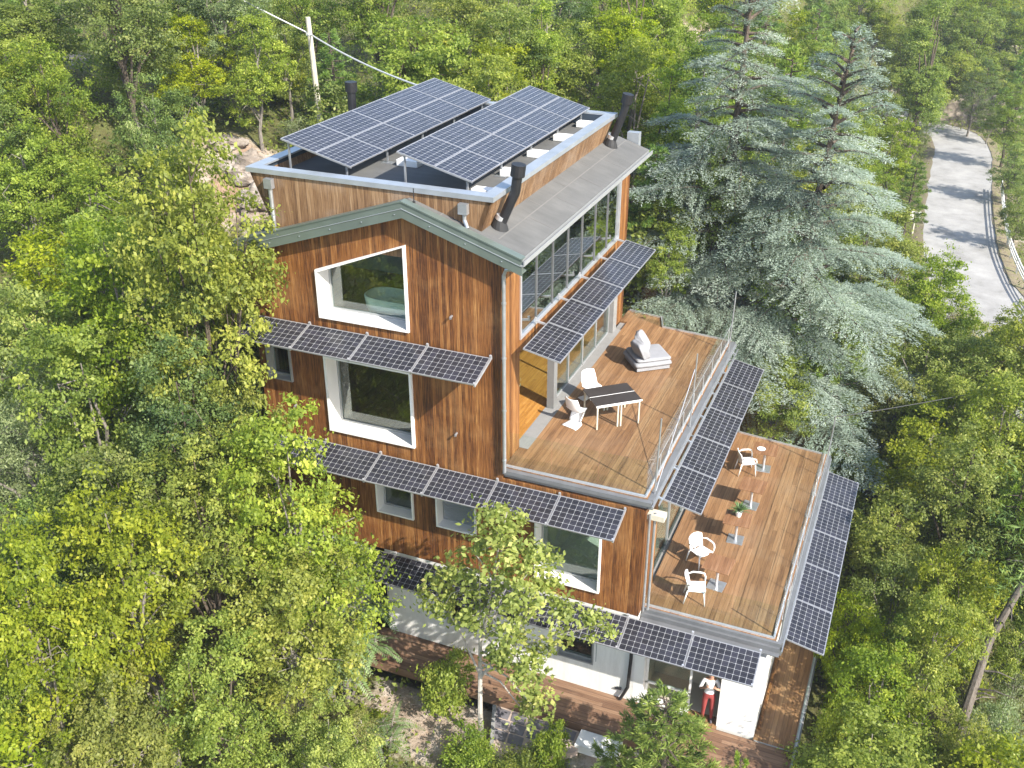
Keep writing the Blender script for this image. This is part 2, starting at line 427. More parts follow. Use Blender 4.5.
mb = MB()                                   # gable fascia
def fascia(xa, xb, y0, y1, top, bot):
    mb.hexa([(xa,y0,rz(xa)+bot),(xb,y0,rz(xb)+bot),(xb,y1,rz(xb)+bot),(xa,y1,rz(xa)+bot),(xa,y0,rz(xa)+top),(xb,y0,rz(xb)+top),(xb,y1,rz(xb)+top),(xa,y1,rz(xa)+top)])
fascia(-7.2, AX, -.31, -.27, .03, -.36); fascia(AX, .62, -.31, -.27, .03, -.36)
fascia(-7.2, AX, -.33, -.11, .045, .012); fascia(AX, .62, -.33, -.11, .045, .012)
fascia(-7.2, AX, -.27, .0, -.32, -.35); fascia(AX, .6, -.27, .0, -.32, -.35)
fasc = part('fascia', mb, M['greenmetal'], house)
mb = MB(); fascia(-7.2, AX, -.325, -.312, -.13, -.145); fascia(AX, .62, -.325, -.312, -.13, -.145)
part('drip_edge', mb, M['zinc'], fasc)
mb = MB()
for k in range(9):
    x = -6.9+k*.88; mb.lathe([(.018,0),(.018,.01)], 8, (x,-.32,rz(x)-.24))
part('rivet', mb, M['zinc'], fasc)
mb = MB(); mb.box(.585,.68,-.33,10.02,rz(.6)-.13,rz(.6)-.10); mb.box(.665,.69,-.33,10.02,rz(.6)-.098,rz(.6)-.01); mb.box(.56,.584,-.268,10.0,rz(.6)-.20,rz(.6)-.005); mb.box(0.03,.56,1.0,10.0,rz(.6)-.20,rz(.6)-.18)
part('gutter', mb, M['greyalu'], house)
mb = MB(); mb.tube([(.6,-.22,5.56),(.55,-.20,5.46),(.16,-.12,5.34),(.10,-.11,5.2),(.10,-.11,-.02)], .045, 10)
for z in (.3,1.7,3.1,4.5): mb.tube([(.10,-.11,z),(.10,-.11,z+.05)], .056, 10)
part('downpipe', mb, M['galv'], house)
mb = MB(); mb.box(-.15,.22,10.05,10.3,5.3,6.15); part('vent_cabinet', mb, M['zinc'], house)

# flared roof box
ZT = 6.86
bt = [(-6.72,.12),(-.27,.12),(-.27,9.15),(-6.72,9.15)]
bb = [(-6.05,.14),(-.86,.14),(-.86,9.10),(-6.05,9.10)]; ZB = 5.15
mb = MB()
for k in range(4):
    (ax,ay),(bx,by) = bt[k],bt[(k+1)%4]; (cx,cy),(dx,dy) = bb[k],bb[(k+1)%4]
    nx = [(0,.12),(-.12,0),(0,-.12),(.12,0)][k]
    mb.hexa([(cx,cy,ZB),(dx,dy,ZB),(dx+nx[0],dy+nx[1],ZB),(cx+nx[0],cy+nx[1],ZB),(ax,ay,ZT),(bx,by,ZT),(bx+nx[0],by+nx[1],ZT),(ax+nx[0],ay+nx[1],ZT)])
rbx = part('roof_box', mb, M['facade_pale'], house, label='flared roof tray clad in weathered boards')
mb = MB(); o = .04; w = .30
x0,x1,y0_,y1_ = -6.72-o,-.27+o,.12-o,9.15+o
mb.box(x0,x1,y0_,y0_+w,ZT+.002,ZT+.045); mb.box(x0,x1,y1_-w,y1_,ZT+.002,ZT+.045); mb.box(x0,x0+w,y0_+w,y1_-w,ZT+.002,ZT+.045); mb.box(x1-w,x1,y0_+w,y1_-w,ZT+.002,ZT+.045)
mb.box(x0-.004,x1+.004,y0_-.012,y0_-.002,ZT-.07,ZT+.047); mb.box(x1+.002,x1+.012,y0_,y1_,ZT-.07,ZT+.047); mb.box(x0-.012,x0-.002,y0_,y1_,ZT-.07,ZT+.047)
part('coping', mb, M['zinc'], rbx)
mb = MB(); mb.box(-6.6,-.5,.3,8.95,6.50,6.56); part('tray_floor', mb, M['membrane'], rbx)
mb = MB(); mb.box(-6.60,-6.55,.3,8.95,6.562,ZT); mb.box(-.55,-.50,.3,8.95,6.562,ZT); mb.box(-6.55,-.55,.3,.35,6.562,ZT); mb.box(-6.55,-.55,8.9,8.95,6.562,ZT)
part('tray_lining', mb, M['trayshade'], rbx)  # tray sides coloured dark to stand for the shadow in the tray
for (x, y) in ((-6.1,.06),(-.93,.06)):      # rain water boxes with spouts
    mb = MB(); mb.box(x-.11,x+.11,y-.10,y+.035,6.46,6.70); hb = part('rainwater_head', mb, M['galv'], house)
    mb = MB()
    if x < -3: mb.tube([(x+.02,y-.03,6.46),(x+.02,y-.03,5.30)], .055, 10); mb.tube([(x+.02,y-.03,5.75),(x+.02,y-.03,5.80)], .065, 10)
    else: mb.tube([(x+.02,y-.03,6.46),(x+.02,y-.03,6.32),(x+.09,y-.08,6.22),(x+.13,y-.12,6.16)], .045, 10)
    part('spout', mb, M['galv'], hb)
for n_, (x, y) in enumerate(((-.92,8.5),(-.98,6.75),(-1.0,4.85),(-.95,2.95),(-.92,1.2),(-3.75,2.8),(-3.7,4.6),(-3.7,6.4))):
    mb = MB(); mb.box(x-.30,x+.30,y-.15,y+.15,6.565,6.73)
    b = part('ballast_block', mb, M['white'], rbx, bevel=.015)
# stove pipes
def flue(path, r, label):
    mb = MB(); mb.tube(path, r, 14); f = part('stove_pipe', mb, M['blackpipe'], house, smooth=False, label=label)
    e = Vector(path[-1]); d = (e-Vector(path[-2])).normalized()
    mb = MB(); mb.tube([e-d*.05, e+d*.22], r*1.45, 14); part('cap', mb, M['blackpipe'], f)
    b = Vector(path[0]); mb = MB(); mb.tube([b-Vector((0,0,.1)), b+Vector((0,0,.05)), b+Vector((0.02,0,.2))], [r*2.0, r*1.7, r*1.15], 14); part('flashing', mb, M['rubber'], f)
    mb = MB(); q = b+Vector((.025,0,.2)); mb.tube([q, q+(Vector(path[1])-b).normalized()*.1], r*1.12, 14); part('collar', mb, M['alu'], f)
flue([(-.36,.72,6.0),(-.13,.76,6.55),(.0,.80,6.85),(.03,.80,7.05),(.06,.80,7.28)], .115, 'near black flue with a bend')
flue([(-.32,8.9,6.0),(.0,8.95,6.9),(.06,8.95,7.1),(.10,8.95,7.3)], .115, 'far leaning black flue')
flue([(-7.0,5.5,5.3),(-7.0,5.5,6.6),(-6.98,5.5,7.72)], .12, 'upright black flue beyond the roof panels')
mb = MB(); mb.tube([(-2.1,-.1,6.6),(-2.1,-.1,6.95)], .012, 6); mb.tube([(-2.1,-.1,6.6),(-2.1,-.1,6.65)], .035, 8); part('lightning_rod', mb, M['rubber'], house)
# wall spots
mb = MB()
for (x, z) in ((-1.28,3.93),(-1.24,.74),(-6.0,.55)):
    mb.tube([(x,0,z),(x,-.09,z),(x+.02,-.12,z-.02)], [.028,.028,.034], 10)
part('wall_spot', mb, M['galv'], house)

# upper terrace
T1 = [(.0,.10),(3.72,.10),(3.72,9.70),(1.47,9.92),(1.24,10.65),(-.002,10.85),(-.002,9.86),(.244,9.86),(.244,1.1),(0.002,1.1)]
mb = MB(); mb.prism(T1, -.07, 0.); ter = part('terrace', mb, M['deck'], house, label='upper terrace of brown deck boards')
mb = MB(); mb.prism([(0.0,.11),(3.71,.11),(3.71,9.69),(1.46,9.91),(1.23,10.64),(0.0,10.84)], -.41, -.072); part('slab', mb, M['conc'], ter)
mb = MB(); mb.box(.02,3.84,-.05,.012,-.13,-.02); mb.box(.03,3.84,.014,.098,-.11,-.03); mb.box(3.722,3.86,.10,9.70,-.30,-.02)
part('edge_channel', mb, M['edge'], ter)
mb = MB(); mb.box(3.86,3.90,-.06,9.75,-.16,-.10); mb.box(3.96,3.99,.2,9.6,-.22,-.19)
for y in np.linspace(.5,9.2,7): mb.bar((3.84,y,-.14),(4.0,y,-.22),.05,.05)
part('outrigger', mb, M['galv'], ter)
mb = MB(); mb.box(3.73,4.15,.12,.40,-.60,-.46); part('beam_end', mb, M['pole'], ter)
def rail(parent, pts, z, h, seg=1.25, th=.016):
    ch = MB()
    for p, q in zip(pts[:-1], pts[1:]): ch.bar((*p, z+.025), (*q, z+.025), .05, .05)
    r = part('balustrade', ch, M['alu'], house)
    for p, q in zip(pts[:-1], pts[1:]):
        p = Vector((*p, 0)); q = Vector((*q, 0)); L = (q-p).length; n = max(1, round(L/seg)); d = (q-p)/n; nn = Vector((-d.y, d.x, 0)).normalized()*th/2
        for k in range(n):
            a = p+d*(k+.012); b = p+d*(k+.988); g = MB()
            g.hexa([(*(a-nn).xy,z+.052),(*(b-nn).xy,z+.052),(*(b+nn).xy,z+.052),(*(a+nn).xy,z+.052),(*(a-nn).xy,z+h),(*(b-nn).xy,z+h),(*(b+nn).xy,z+h),(*(a+nn).xy,z+h)])
            part('glass_panel', g, M['rail'], r)
    return r
rail(ter, [(.05,.13),(3.66,.13),(3.66,9.66),(1.44,9.87),(1.21,10.6),(.05,10.8)], 0., 1.0)
for (x, y, z, h) in ((3.80,.4,-.3,2.35),(3.80,3.9,-.2,2.35),(3.80,8.9,-.2,2.2)):
    mb = MB(); mb.tube([(x,y,z),(x+.03,y,z+h)], .019, 8); mb.box(x-.05,x+.05,y-.05,y+.05,z,z+.03)
    part('mast', mb, M['galv'], house)
mb = MB(); mb.tube([(3.82,.4,.95),(3.82,3.9,1.0),(3.82,8.9,.95)], .006, 5); mb.tube([(3.82,.4,.5),(3.82,3.9,.52),(3.82,8.9,.5)], .006, 5)
mb.tube([(3.80,.4,-.1),(3.80,1.6,.55),(3.80,3.9,1.7)], .01, 6)
for y in np.linspace(1.2,9.2,8): mb.tube([(3.70,y,0),(3.70,y,.62)], .011, 6)
part('guard_wire', mb, M['alu'], house)

# middle terrace
T2 = [(3.702,.36),(7.10,.36),(7.14,9.80),(4.26,10.17),(4.10,10.95),(3.4,11.0),(3.4,9.602),(3.702,9.602)]
mb = MB(); mb.prism(T2, D2-.07, D2); ter2 = part('terrace', mb, M['deck'], house, label='middle terrace of brown deck boards')
mb = MB(); mb.prism([(3.5,.38),(7.08,.38),(7.12,9.78),(4.25,10.15),(3.5,10.2)], D2-.4, D2-.072); part('slab', mb, M['conc'], ter2)
mb = MB(); mb.box(3.75,7.22,.20,.355,D2-.24,D2-.1); mb.box(3.75,7.24,.27,.354,D2-.098,D2+.0); mb.box(7.15,7.27,.36,9.8,D2-.42,D2-.02); mb.box(3.75,7.24,.06,.197,D2-.24,D2-.22)
part('edge_channel', mb, M['edge'], ter2)
mb = MB(); mb.box(7.272,7.30,.2,9.85,D2-.2,D2-.15)
for y in np.linspace(.8,9.1,7): mb.bar((7.24,y,D2-.15),(7.32,y,D2-.24),.05,.05)
part('outrigger', mb, M['galv'], ter2)
rail(ter2, [(3.78,.42),(7.04,.42),(7.07,9.74),(4.24,10.1),(4.08,10.85)], D2, 1.0)
for (x, y, z, h) in ((7.20,9.0,D2-.15,2.0),(7.18,.5,D2-.15,1.35)):
    mb = MB(); mb.tube([(x,y,z),(x+.03,y,z+h)], .019, 8); mb.box(x-.05,x+.05,y-.05,y+.05,z,z+.03)
    part('mast', mb, M['galv'], house)
mb = MB(); mb.tube([(7.21,.5,D2+1.05),(7.22,4.5,D2+1.08),(7.22,9.0,D2+1.05)], .006, 5); mb.tube([(7.21,.5,D2+.6),(7.22,9.0,D2+.6)], .006, 5)
for y in np.linspace(1.2,8.4,7): mb.tube([(7.11,y,D2),(7.11,y,D2+.62)], .011, 6)
part('guard_wire', mb, M['alu'], house)
for (x, z0, z1) in ((3.80,-3.4,-.45),(3.90,-3.4,-.45)):
    mb = MB(); mb.tube([(x,.12+.1*(x>3.85),z1),(x,.12+.1*(x>3.85),z0)], .035, 8); part('downpipe', mb, M['galv'], house)

# lower storey: white rendered wall with entrance
hg = [(-1.72,-.80,-5.55,-5.55,-4.5,-4.5), (1.57,2.60,-5.55,-5.55,-4.5,-4.5)]
mb = MB(); wall_strips(mb, -3.6, 3.72, lambda x: GZ-.5, lambda x: -3.524, hg, .004, .3)
part('wall', mb, M['render'], house, label='white rendered lower wall')
mb = MB()
for x in (-3.57,-1.76,-.72,1.5,2.66): mb.box(x,x+.02,-.004,.002,-5.4,-3.6)
part('wall_joint', mb, M['greyalu'], house)
for (a, b) in ((-1.72,-.80),(1.57,2.60)): window('window', a,b,-5.55,-5.55,-4.5,-4.5,.2,M['greyalu'],rim=.04,proud=.01)
mb = MB(); mb.box(-7.0,-4.35,.02,.3,GZ-.6,-3.53)
for k in range(22): mb.box(-7.0+k*.12,-6.95+k*.12,0.,.02,GZ-.6,-3.6)
part('wall', mb, M['grey_render'], house, label='grey ribbed panel wall at the left end')
mb = MB(); mb.box(-4.35,-3.6,1.6,1.7,GZ-.5,-3.53); mb.box(-4.4,-4.352,.3,1.6,GZ-.5,-3.53); mb.box(-3.598,-3.55,.3,1.6,GZ-.5,-3.53); part('recess', mb, M['dark'], house)
mb = MB(); mb.box(5.98,6.95,0.,9.5,GZ-.5,-3.9); mb.box(3.722,3.98,.0,.3,GZ-.5,-3.86); mb.box(3.72,6.0,.0,.2,-4.0,-3.87)
part('wall', mb, M['white'], house, label='white corner block beside the entrance')
mb = MB(); mb.box(3.982,5.96,1.3,1.4,GZ,-3.9); mb.box(3.724,3.98,.302,2.4,GZ,-3.9); part('entrance_wall', mb, M['beige'], house)
mb = MB(); mb.box(3.73,5.978,.3,2.4,GZ-.1,GZ+.004); part('entrance_floor', mb, M['beige'], house)
mb = MB(); mb.box(3.985,5.2,.24,.30,GZ+.55,GZ+.61); mb.box(3.985,4.05,.24,.30,GZ+.05,-4.0); mb.box(5.14,5.2,.24,.30,GZ+.05,-4.0); mb.box(3.985,5.2,.0,.32,GZ+.0,GZ+.05)
ed = part('entrance_window', mb, M['whiteframe'], house)
mb = MB(); mb.box(4.05,5.14,.26,.275,GZ+.61,-4.0); part('pane', mb, M['glass'], ed)
mb = MB(); mb.tube([(3.62,-.06,-3.7),(3.63,-.06,-4.9),(3.60,-.07,-5.9),(3.42,-.10,-6.36)], .045, 8); part('drain_hose', mb, M['rubber'], house)
mb = MB(); mb.box(3.30,3.42,-.05,.0,-6.10,-6.04); mb.box(3.24,3.30,-.05,.0,-6.10,-6.07); part('tap_box', mb, M['rubber'], house)
# lower terrace boards
mb = MB(); mb.prism([(-4.9,-1.30),(7.95,-1.30),(7.95,-.12),(3.72,-.12),(3.72,.0),(-4.9,.0)], GZ-.16, GZ)
ter3 = part('terrace', mb, M['deckfront'], house, label='lower terrace boards in front of the white wall')
mb = MB(); mb.box(6.952,7.95,-.118,10.5,GZ-.16,GZ-.002); mb.box(3.722,6.0,-.118,.3,GZ-.16,GZ-.002); part('terrace', mb, M['deck'], house, label='side terrace boards')
mb = MB(); mb.box(7.952,8.06,-1.345,10.5,GZ-.3,GZ+.03); mb.box(6.98,7.94,-.14,-.10,GZ,GZ+.012)
part('edge_channel', mb, M['conc'], ter3)
mb = MB(); mb.box(-4.9,7.95,-1.335,-1.302,GZ-.24,GZ-.004); part('front_board', mb, M['deckfront'], ter3)
mb = MB(); mb.box(7.0,7.06,.3,3.3,GZ+.002,GZ+.06); part('batten', mb, M['facade_side'], house)
rail(ter3, [(8.0,-1.3),(8.0,10.4)], GZ, .95)
for x in (-4.6,-1.5,1.2,4.2,6.0,7.8):
    mb = MB(); mb.box(x-.08,x+.08,-1.2,-1.04,-9.5,GZ-.162); part('post', mb, M['conc'], ter3)
for y in (2.5,6.,9.8):
    mb = MB(); mb.box(7.72,7.9,y,y+.18,-11,GZ-.162); part('post', mb, M['conc'], ter3)

# ------------------------------------------------------------------ solar panels
def panel_meshes(L, W):
    fr = MB(); t = .022; h = .038
    fr.box(-L/2,L/2,-W/2,-W/2+t,-h,0); fr.box(-L/2,L/2,W/2-t,W/2,-h,0); fr.box(-L/2,-L/2+t,-W/2+t,W/2-t,-h,0); fr.box(L/2-t,L/2,-W/2+t,W/2-t,-h,0)
    sh = MB(); a, b = L/2-t, W/2-t
    sh.face([(-a,-b,-.004),(a,-b,-.004),(a,b,-.004),(-a,b,-.004)], [(0,0),(1,0),(1,1),(0,1)])
    sh.face([(-a,b,-.012),(a,b,-.012),(a,-b,-.012),(-a,-b,-.012)], [(0,0),(0,0),(0,0),(0,0)])
    return fr.mesh('frame', M['pvframe']), sh.mesh('cell_sheet', M['pv'])
def bracket_mesh(W, reach, L, lean):
    mb = MB(); x = L/2-.02
    mb.bar((x,-W/2+.02,-.075),(x,W/2+reach,-.075),.04,.05)
    mb.bar((x,W/2+reach-.02,-.075),(x,W/2+reach-.02,.02),.05,.05)
    mb.bar((x,-W/2+.05,-.055),(x,-W/2+.05,.012),.05,.04)
    return mb.mesh('bracket', M['alu'])
_pm = {}
def solar(label, loc, rot, group, L, W, reach=None):
    key = (L, W)
    if key not in _pm: _pm[key] = panel_meshes(L, W)
    o = thing('solar_panel', label, 'solar panel', loc, rot, group)
    link('frame', _pm[key][0], o); link('cell_sheet', _pm[key][1], o)
    if reach is not None:
        if ('b',L,W,reach) not in _pm: _pm[('b',L,W,reach)] = bracket_mesh(W, reach, L, 0)
        link('bracket', _pm[('b',L,W,reach)], o)
    return o
ORD = ['first','second','third','fourth','fifth','sixth','seventh']
d, h = .9224, .2729; Wf = math.hypot(d, h); pf = 1.67
for nm, xr, zz, n in (('under the sloping gable window',-.236,3.081,4), ('below the big square window',3.252,-.323,6), ('over the white lower wall',6.845,-3.51,7)):
    for k in range(n):
        jit = rng.uniform(-.004,.004)
        solar(f'{ORD[k]} dark panel from the right in the awning row {nm}', (xr-(k+.5)*pf, -.12-d/2, zz-h/2), (math.atan2(h,d)+jit, rng.uniform(-.003,.003), 0), 'solar panels forming the front awnings', 1.652, Wf, .08)
sd_, sh_ = .9561, .1976; Ws = math.hypot(sd_, sh_)
for nm, x, y, z, re in (('along the upper side glazing',.377,.369,3.227,.34), ('outside the upper terrace',3.993,.532,-.208,.18), ('outside the middle terrace',7.291,.768,-3.654,.12)):
    for k in range(5):
        solar(f'{ORD[k]} panel from the camera end in the side awning row {nm}', (x+sd_/2, y+(k+.5)*pf, z-sh_/2), (math.atan2(sh_,sd_)+rng.uniform(-.004,.004), rng.uniform(-.003,.003), R(90)), 'solar panels forming the side awnings', 1.652, Ws, re)
th = math.atan2(.5, 1.92); Wr = .985
for nm, xl in (('left roof array',-6.15), ('right roof array',-2.96)):
    for c_, cn in enumerate(('upper left','lower right')):
        for k in range(5):
            s = .5*Wr+c_*(Wr+.012)
            solar(f'{ORD[k]} panel from the front in the {cn} column of the {nm}', (xl+s*math.cos(th), .75+(k+.5)*1.665, 7.50-s*math.sin(th)), (th+rng.uniform(-.003,.003), rng.uniform(-.003,.003), R(90)), 'solar panels on the roof tray', 1.652, Wr)
    for k in range(5):                       # stand of the array: posts and rails
        y = .85+k*1.98; mb = MB()
        mb.bar((xl+.15,y,6.56),(xl+.15,y,7.40),.04,.04); mb.bar((xl+1.75,y,6.56),(xl+1.75,y,6.97),.04,.04); mb.bar((xl+.05,y,7.425),(xl+1.88,y,6.945),.04,.04); mb.box(xl+1.6,xl+1.9,y-.1,y+.1,6.562,6.58)
        part('panel_stand', mb, M['galv'], rbx)

# ------------------------------------------------------------------ furniture
def cluster_leaves(n, ctr, rad, size, g, up=.5):
    pass
def panton(label, loc, rz_, z=0.):
    pr = [(-.27,.86,.40),(-.235,.72,.47),(-.19,.58,.49),(-.14,.47,.49),(-.02,.42,.49),(.12,.43,.48),(.215,.44,.46),(.245,.40,.44),(.22,.30,.40),(.13,.16,.38),(.0,.06,.42),(-.12,.02,.46),(-.27,.008,.48)]
    o = thing('moulded_chair', label, 'chair', loc, (0,0,rz_), 'white moulded chairs')
    def fn(lo, hi, off):
        def f(u, v):
            t = lo+(hi-lo)*u; k = min(int(t), len(pr)-2); a = t-k; p, q = pr[k], pr[k+1]
            x = p[0]+(q[0]-p[0])*a; z_ = p[1]+(q[1]-p[1])*a; w = p[2]+(q[2]-p[2])*a
            s = (v-.5)*2; c = s*s
            if t < 3.5: return (x+.09*c+off, s*w/2, z_)
            if t < 7: return (x, s*w/2, z_+.06*c+off)
            if t < 9.5: return (x-.10*c+off, s*w/2, z_)
            return (x, s*w/2, max(.004, z_*(1-c*.8)+off))
        return f
    for nm, lo, hi in (('backrest',0,3.6),('seat',3.5,7.1),('foot',7.0,12)):
        mb = MB(); mb.grid(fn(lo,hi,0), 14, 10)
        m = part(nm, mb, M['plastic'], o, world=False, smooth=True)
        sm = m.modifiers.new('thick', 'SOLIDIFY'); sm.thickness = .018
    return o
panton('white moulded chair facing us behind the dark table, its back rising over the table top', (.86,4.25,0), R(-40))
panton('white moulded chair seen from behind at the left end of the dark table', (.92,2.80,0), R(72))
panton('white moulded chair indoors behind the big square window', (-3.0,1.35,.006), R(200))

t = thing('terrace_table', 'dark two panelled table with pale legs on the upper terrace', 'table', (1.72,3.48,0), (0,0,R(40.3)))
L, Wd = 1.30, 1.02
for s in (-1, 1):
    mb = MB(); mb.box(-L/2,L/2, .008 if s>0 else -Wd/2, Wd/2 if s>0 else -.008, .715,.74); part('table_panel', mb, M['tabletop'], t, world=False, bevel=.004)
mb = MB()
for y in (-Wd/2+.02, -.02, Wd/2-.06): mb.box(-L/2+.02,L/2-.02,y,y+.04,.66,.713)
mb.box(-L/2-.006,L/2+.006,-Wd/2-.008,-Wd/2-.001,.70,.742); mb.box(-L/2,L/2,-.007,.007,.70,.743)
part('frame', mb, M['white'], t, world=False)
for x in (-L/2+.03, -.03, .06, L/2-.07):
    for y in ((-Wd/2+.03, Wd/2-.07)):
        mb = MB(); mb.box(x,x+.04,y,y+.04,0,.66); part('leg', mb, M['pole'], t, world=False)

def soft(name, parent, size, loc, rot=(0,0,0), puff=.6):
    """a soft cushion"""
    bm = bmesh.new(); bmesh.ops.create_cube(bm, size=1.0); bmesh.ops.subdivide_edges(bm, edges=bm.edges, cuts=7, use_grid_fill=True)
    for v in bm.verts:
        x, y, z = v.co*2
        e = 1-puff*.35*(max(abs(x),abs(y))**4); cz = 1-.10*abs(z)**2
        n = mnoise.noise(Vector((x*1.7+loc[0]*3, y*1.7, z*1.7)))*.08
        v.co = Vector((x*cz*size[0]/2*(1+n*.3), y*cz*size[1]/2*(1+n*.3), z*size[2]/2*e*(1+n)))
    me = bpy.data.meshes.new(name); bm.to_mesh(me); bm.free(); me.materials.append(M['cushion'])
    for p in me.polygons: p.use_smooth = True
    o = link(name, me, parent, loc); o.rotation_euler = rot
    s = o.modifiers.new('s','SUBSURF'); s.levels = 1; s.render_levels = 1
    return o
lg = thing('daybed', 'pale grey cushioned daybed with two upright pillows on the upper terrace', 'daybed', (1.70,7.10,0), (0,0,R(38)))
soft('base_cushion', lg, (1.18,1.12,.17), (0,0,.21), puff=.25); soft('seat_cushion', lg, (1.10,1.02,.13), (.03,0,.34), puff=.4)
soft('pillow', lg, (.26,.62,.60), (-.34,-.22,.62), (0,R(-24),R(10))); soft('pillow', lg, (.22,.54,.66), (-.10,.20,.68), (0,R(-34),R(-30)))
mb = MB(); mb.box(-.52,.52,-.50,.50,.03,.13)
for x in (-.45,.41):
    for y in (-.44,.40): mb.box(x,x+.04,y,y+.04,0,.03)
part('frame', mb, M['cushion'], lg, world=False)

def armchair(label, loc, rz_):
    o = thing('resin_armchair', label, 'chair', loc, (0,0,rz_), 'white resin armchairs on the middle terrace')
    mb = MB(); mb.grid(lambda u, v: (-.20+.43*u, (v-.5)*(.46-.06*(1-u)), .44-.035*(1-(2*v-1)**2)*(1-u*.4)-.03*(1-u)), 8, 8)
    s = part('seat', mb, M['plastic'], o, world=False, smooth=True); sm = s.modifiers.new('t','SOLIDIFY'); sm.thickness = .02
    mb = MB()
    def bk(u, v):
        a = (v-.5)*R(120); z = .40+.42*u
        return (-.235-.09*u+.13*(1-math.cos(a)), math.sin(a)*(.265+.01*u), z-.07*u*(2*v-1)**2)
    mb.grid(bk, 8, 12); s = part('backrest', mb, M['plastic'], o, world=False, smooth=True); sm = s.modifiers.new('t','SOLIDIFY'); sm.thickness = .018
    for sg in (-1, 1):
        mb = MB(); mb.tube([(-.21,.25*sg,.62),(-.1,.285*sg,.655),(.10,.29*sg,.655),(.19,.285*sg,.635),(.225,.275*sg,.55),(.225,.25*sg,.43)], [.02,.023,.023,.022,.02,.018], 8)
        part('armrest', mb, M['plastic'], o, world=False, smooth=True)
        mb = MB(); mb.tube([(.205,.225*sg,.43),(.25,.25*sg,0)], [.022,.015], 8); part('leg', mb, M['plastic'], o, world=False, smooth=True)
        mb = MB(); mb.tube([(-.20,.20*sg,.42),(-.29,.235*sg,0)], [.022,.015], 8); part('leg', mb, M['plastic'], o, world=False, smooth=True)
    return o
armchair('white resin armchair beside the far square table holding the white plate', (4.92,7.72,D2), R(25))
armchair('white resin armchair with a broad back, just in front of the potted plant', (4.66,2.66,D2), R(-35))
armchair('white resin armchair closest to the front glass of the middle terrace', (4.90,1.13,D2), R(12))

def bistro(label, loc, rz_):
    o = thing('bistro_table', label, 'table', loc, (0,0,rz_), 'square wooden tables on the middle terrace')
    mb = MB(); mb.box(-.36,.36,-.36,.36,.70,.725); part('table_top', mb, M['wood_top'], o, world=False, bevel=.005)
    mb = MB(); mb.tube([(0,0,.02),(0,0,.70)], .038, 12); mb.box(-.2,.2,-.03,.03,.68,.699); mb.box(-.03,.03,-.2,.2,.676,.698); part('column', mb, M['alu'], o, world=False)
    mb = MB(); mb.box(-.22,.22,-.22,.22,0,.018); part('base_plate', mb, M['galv'], o, world=False, bevel=.004)
for lb, x, y, a in (('square wooden table on a steel foot holding the white plate, farthest of the four', 5.39,8.15,4), ('bare square wooden table between the plate and the potted plant', 5.41,5.95,-3), ('square wooden table carrying the potted plant', 5.34,4.10,2), ('bare square wooden table between the two nearer armchairs', 5.29,1.89,-5)):
    bistro(lb, (x,y,D2), R(a))
pl = MB(); pl.lathe([(.05,0),(.11,.006),(.13,.02),(.125,.022),(.05,.01)], 20)
tag(link('plate', pl.mesh('plate', M['plastic']), None, (5.27,8.07,D2+.726)), 'white round plate lying on the farthest square table', 'plate')
pp = thing('potted_plant', 'green leafy plant in a white pot on the square wooden table', 'plant', (5.33,4.22,D2+.726))
mb = MB(); mb.lathe([(.07,0),(.10,.16),(.108,.17),(.095,.17),(.09,.15)], 16); part('pot', mb, M['plastic'], pp, world=False)
mb = MB()
for k in range(60):
    a = rng.uniform(0,6.28); el = rng.uniform(.25,1.3); l = rng.uniform(.2,.38); w = .02
    dx, dy, dz = math.cos(a)*math.cos(el), math.sin(a)*math.cos(el), math.sin(el)
    b = Vector((0,0,.15)); mdl = b+Vector((dx,dy,dz))*l*.6; e = b+Vector((dx*1.25,dy*1.25,dz*.75))*l; sd = Vector((-dy,dx,0)).normalized()*w
    mb.face([b-sd*.4, b+sd*.4, mdl+sd, mdl-sd]); mb.face([mdl-sd, mdl+sd, e])
potleaf = simple('pot plant leaf', (.09,.16,.045), .5, var=.4, scale=20)
part('foliage', mb, potleaf, pp, world=False)

ip = thing('potted_plant', 'round pale leafed plant standing indoors behind the terrace opening', 'plant', (-1.25,3.35,.006))
mb = MB(); mb.lathe([(.14,0),(.19,.30),(.20,.32),(.17,.31)], 18); part('pot', mb, M['conc'], ip, world=False)
mb = MB()
for k in range(260):
    d = Vector((rng.gauss(0,1),rng.gauss(0,1),rng.gauss(.2,1))).normalized(); c0 = Vector((0,0,.62))+d*rng.uniform(.2,.36); s1 = d.cross(Vector((0,0,1))+d*.1).normalized()*.035; s2 = d.cross(s1).normalized()*.06
    mb.face([c0-s2, c0+s1, c0+s2, c0-s1])
mb.tube([(0,0,.28),(0,0,.6)], .02, 6)
part('foliage', mb, simple('pale plant leaf', (.22,.28,.18), .5, var=.4, scale=20), ip, world=False)

# things seen indoors
tb = thing('bathtub', 'pale rounded bathtub indoors behind the sloping gable window', 'bathtub', (-3.3,1.15,3.055))
mb = MB()
i0 = len(mb.v)
for (s, z) in ((.82,0),(.95,.3),(1.0,.62),(.93,.62),(.85,.35),(.7,.2)):
    for j in range(28):
        a = 2*math.pi*j/28; ca, sa = math.cos(a), math.sin(a)
        mb.v.append((.95*s*math.copysign(abs(ca)**.6,ca), .45*s*math.copysign(abs(sa)**.6,sa), z))
for k in range(5):
    for j in range(28): mb.f.append([k*28+j, k*28+(j+1)%28, (k+1)*28+(j+1)%28, (k+1)*28+j])
mb.f.append([5*28+j for j in range(28)]); mb.f.append([j for j in range(28)][::-1])
part('basin', mb, M['plastic'], tb, world=False, smooth=True)

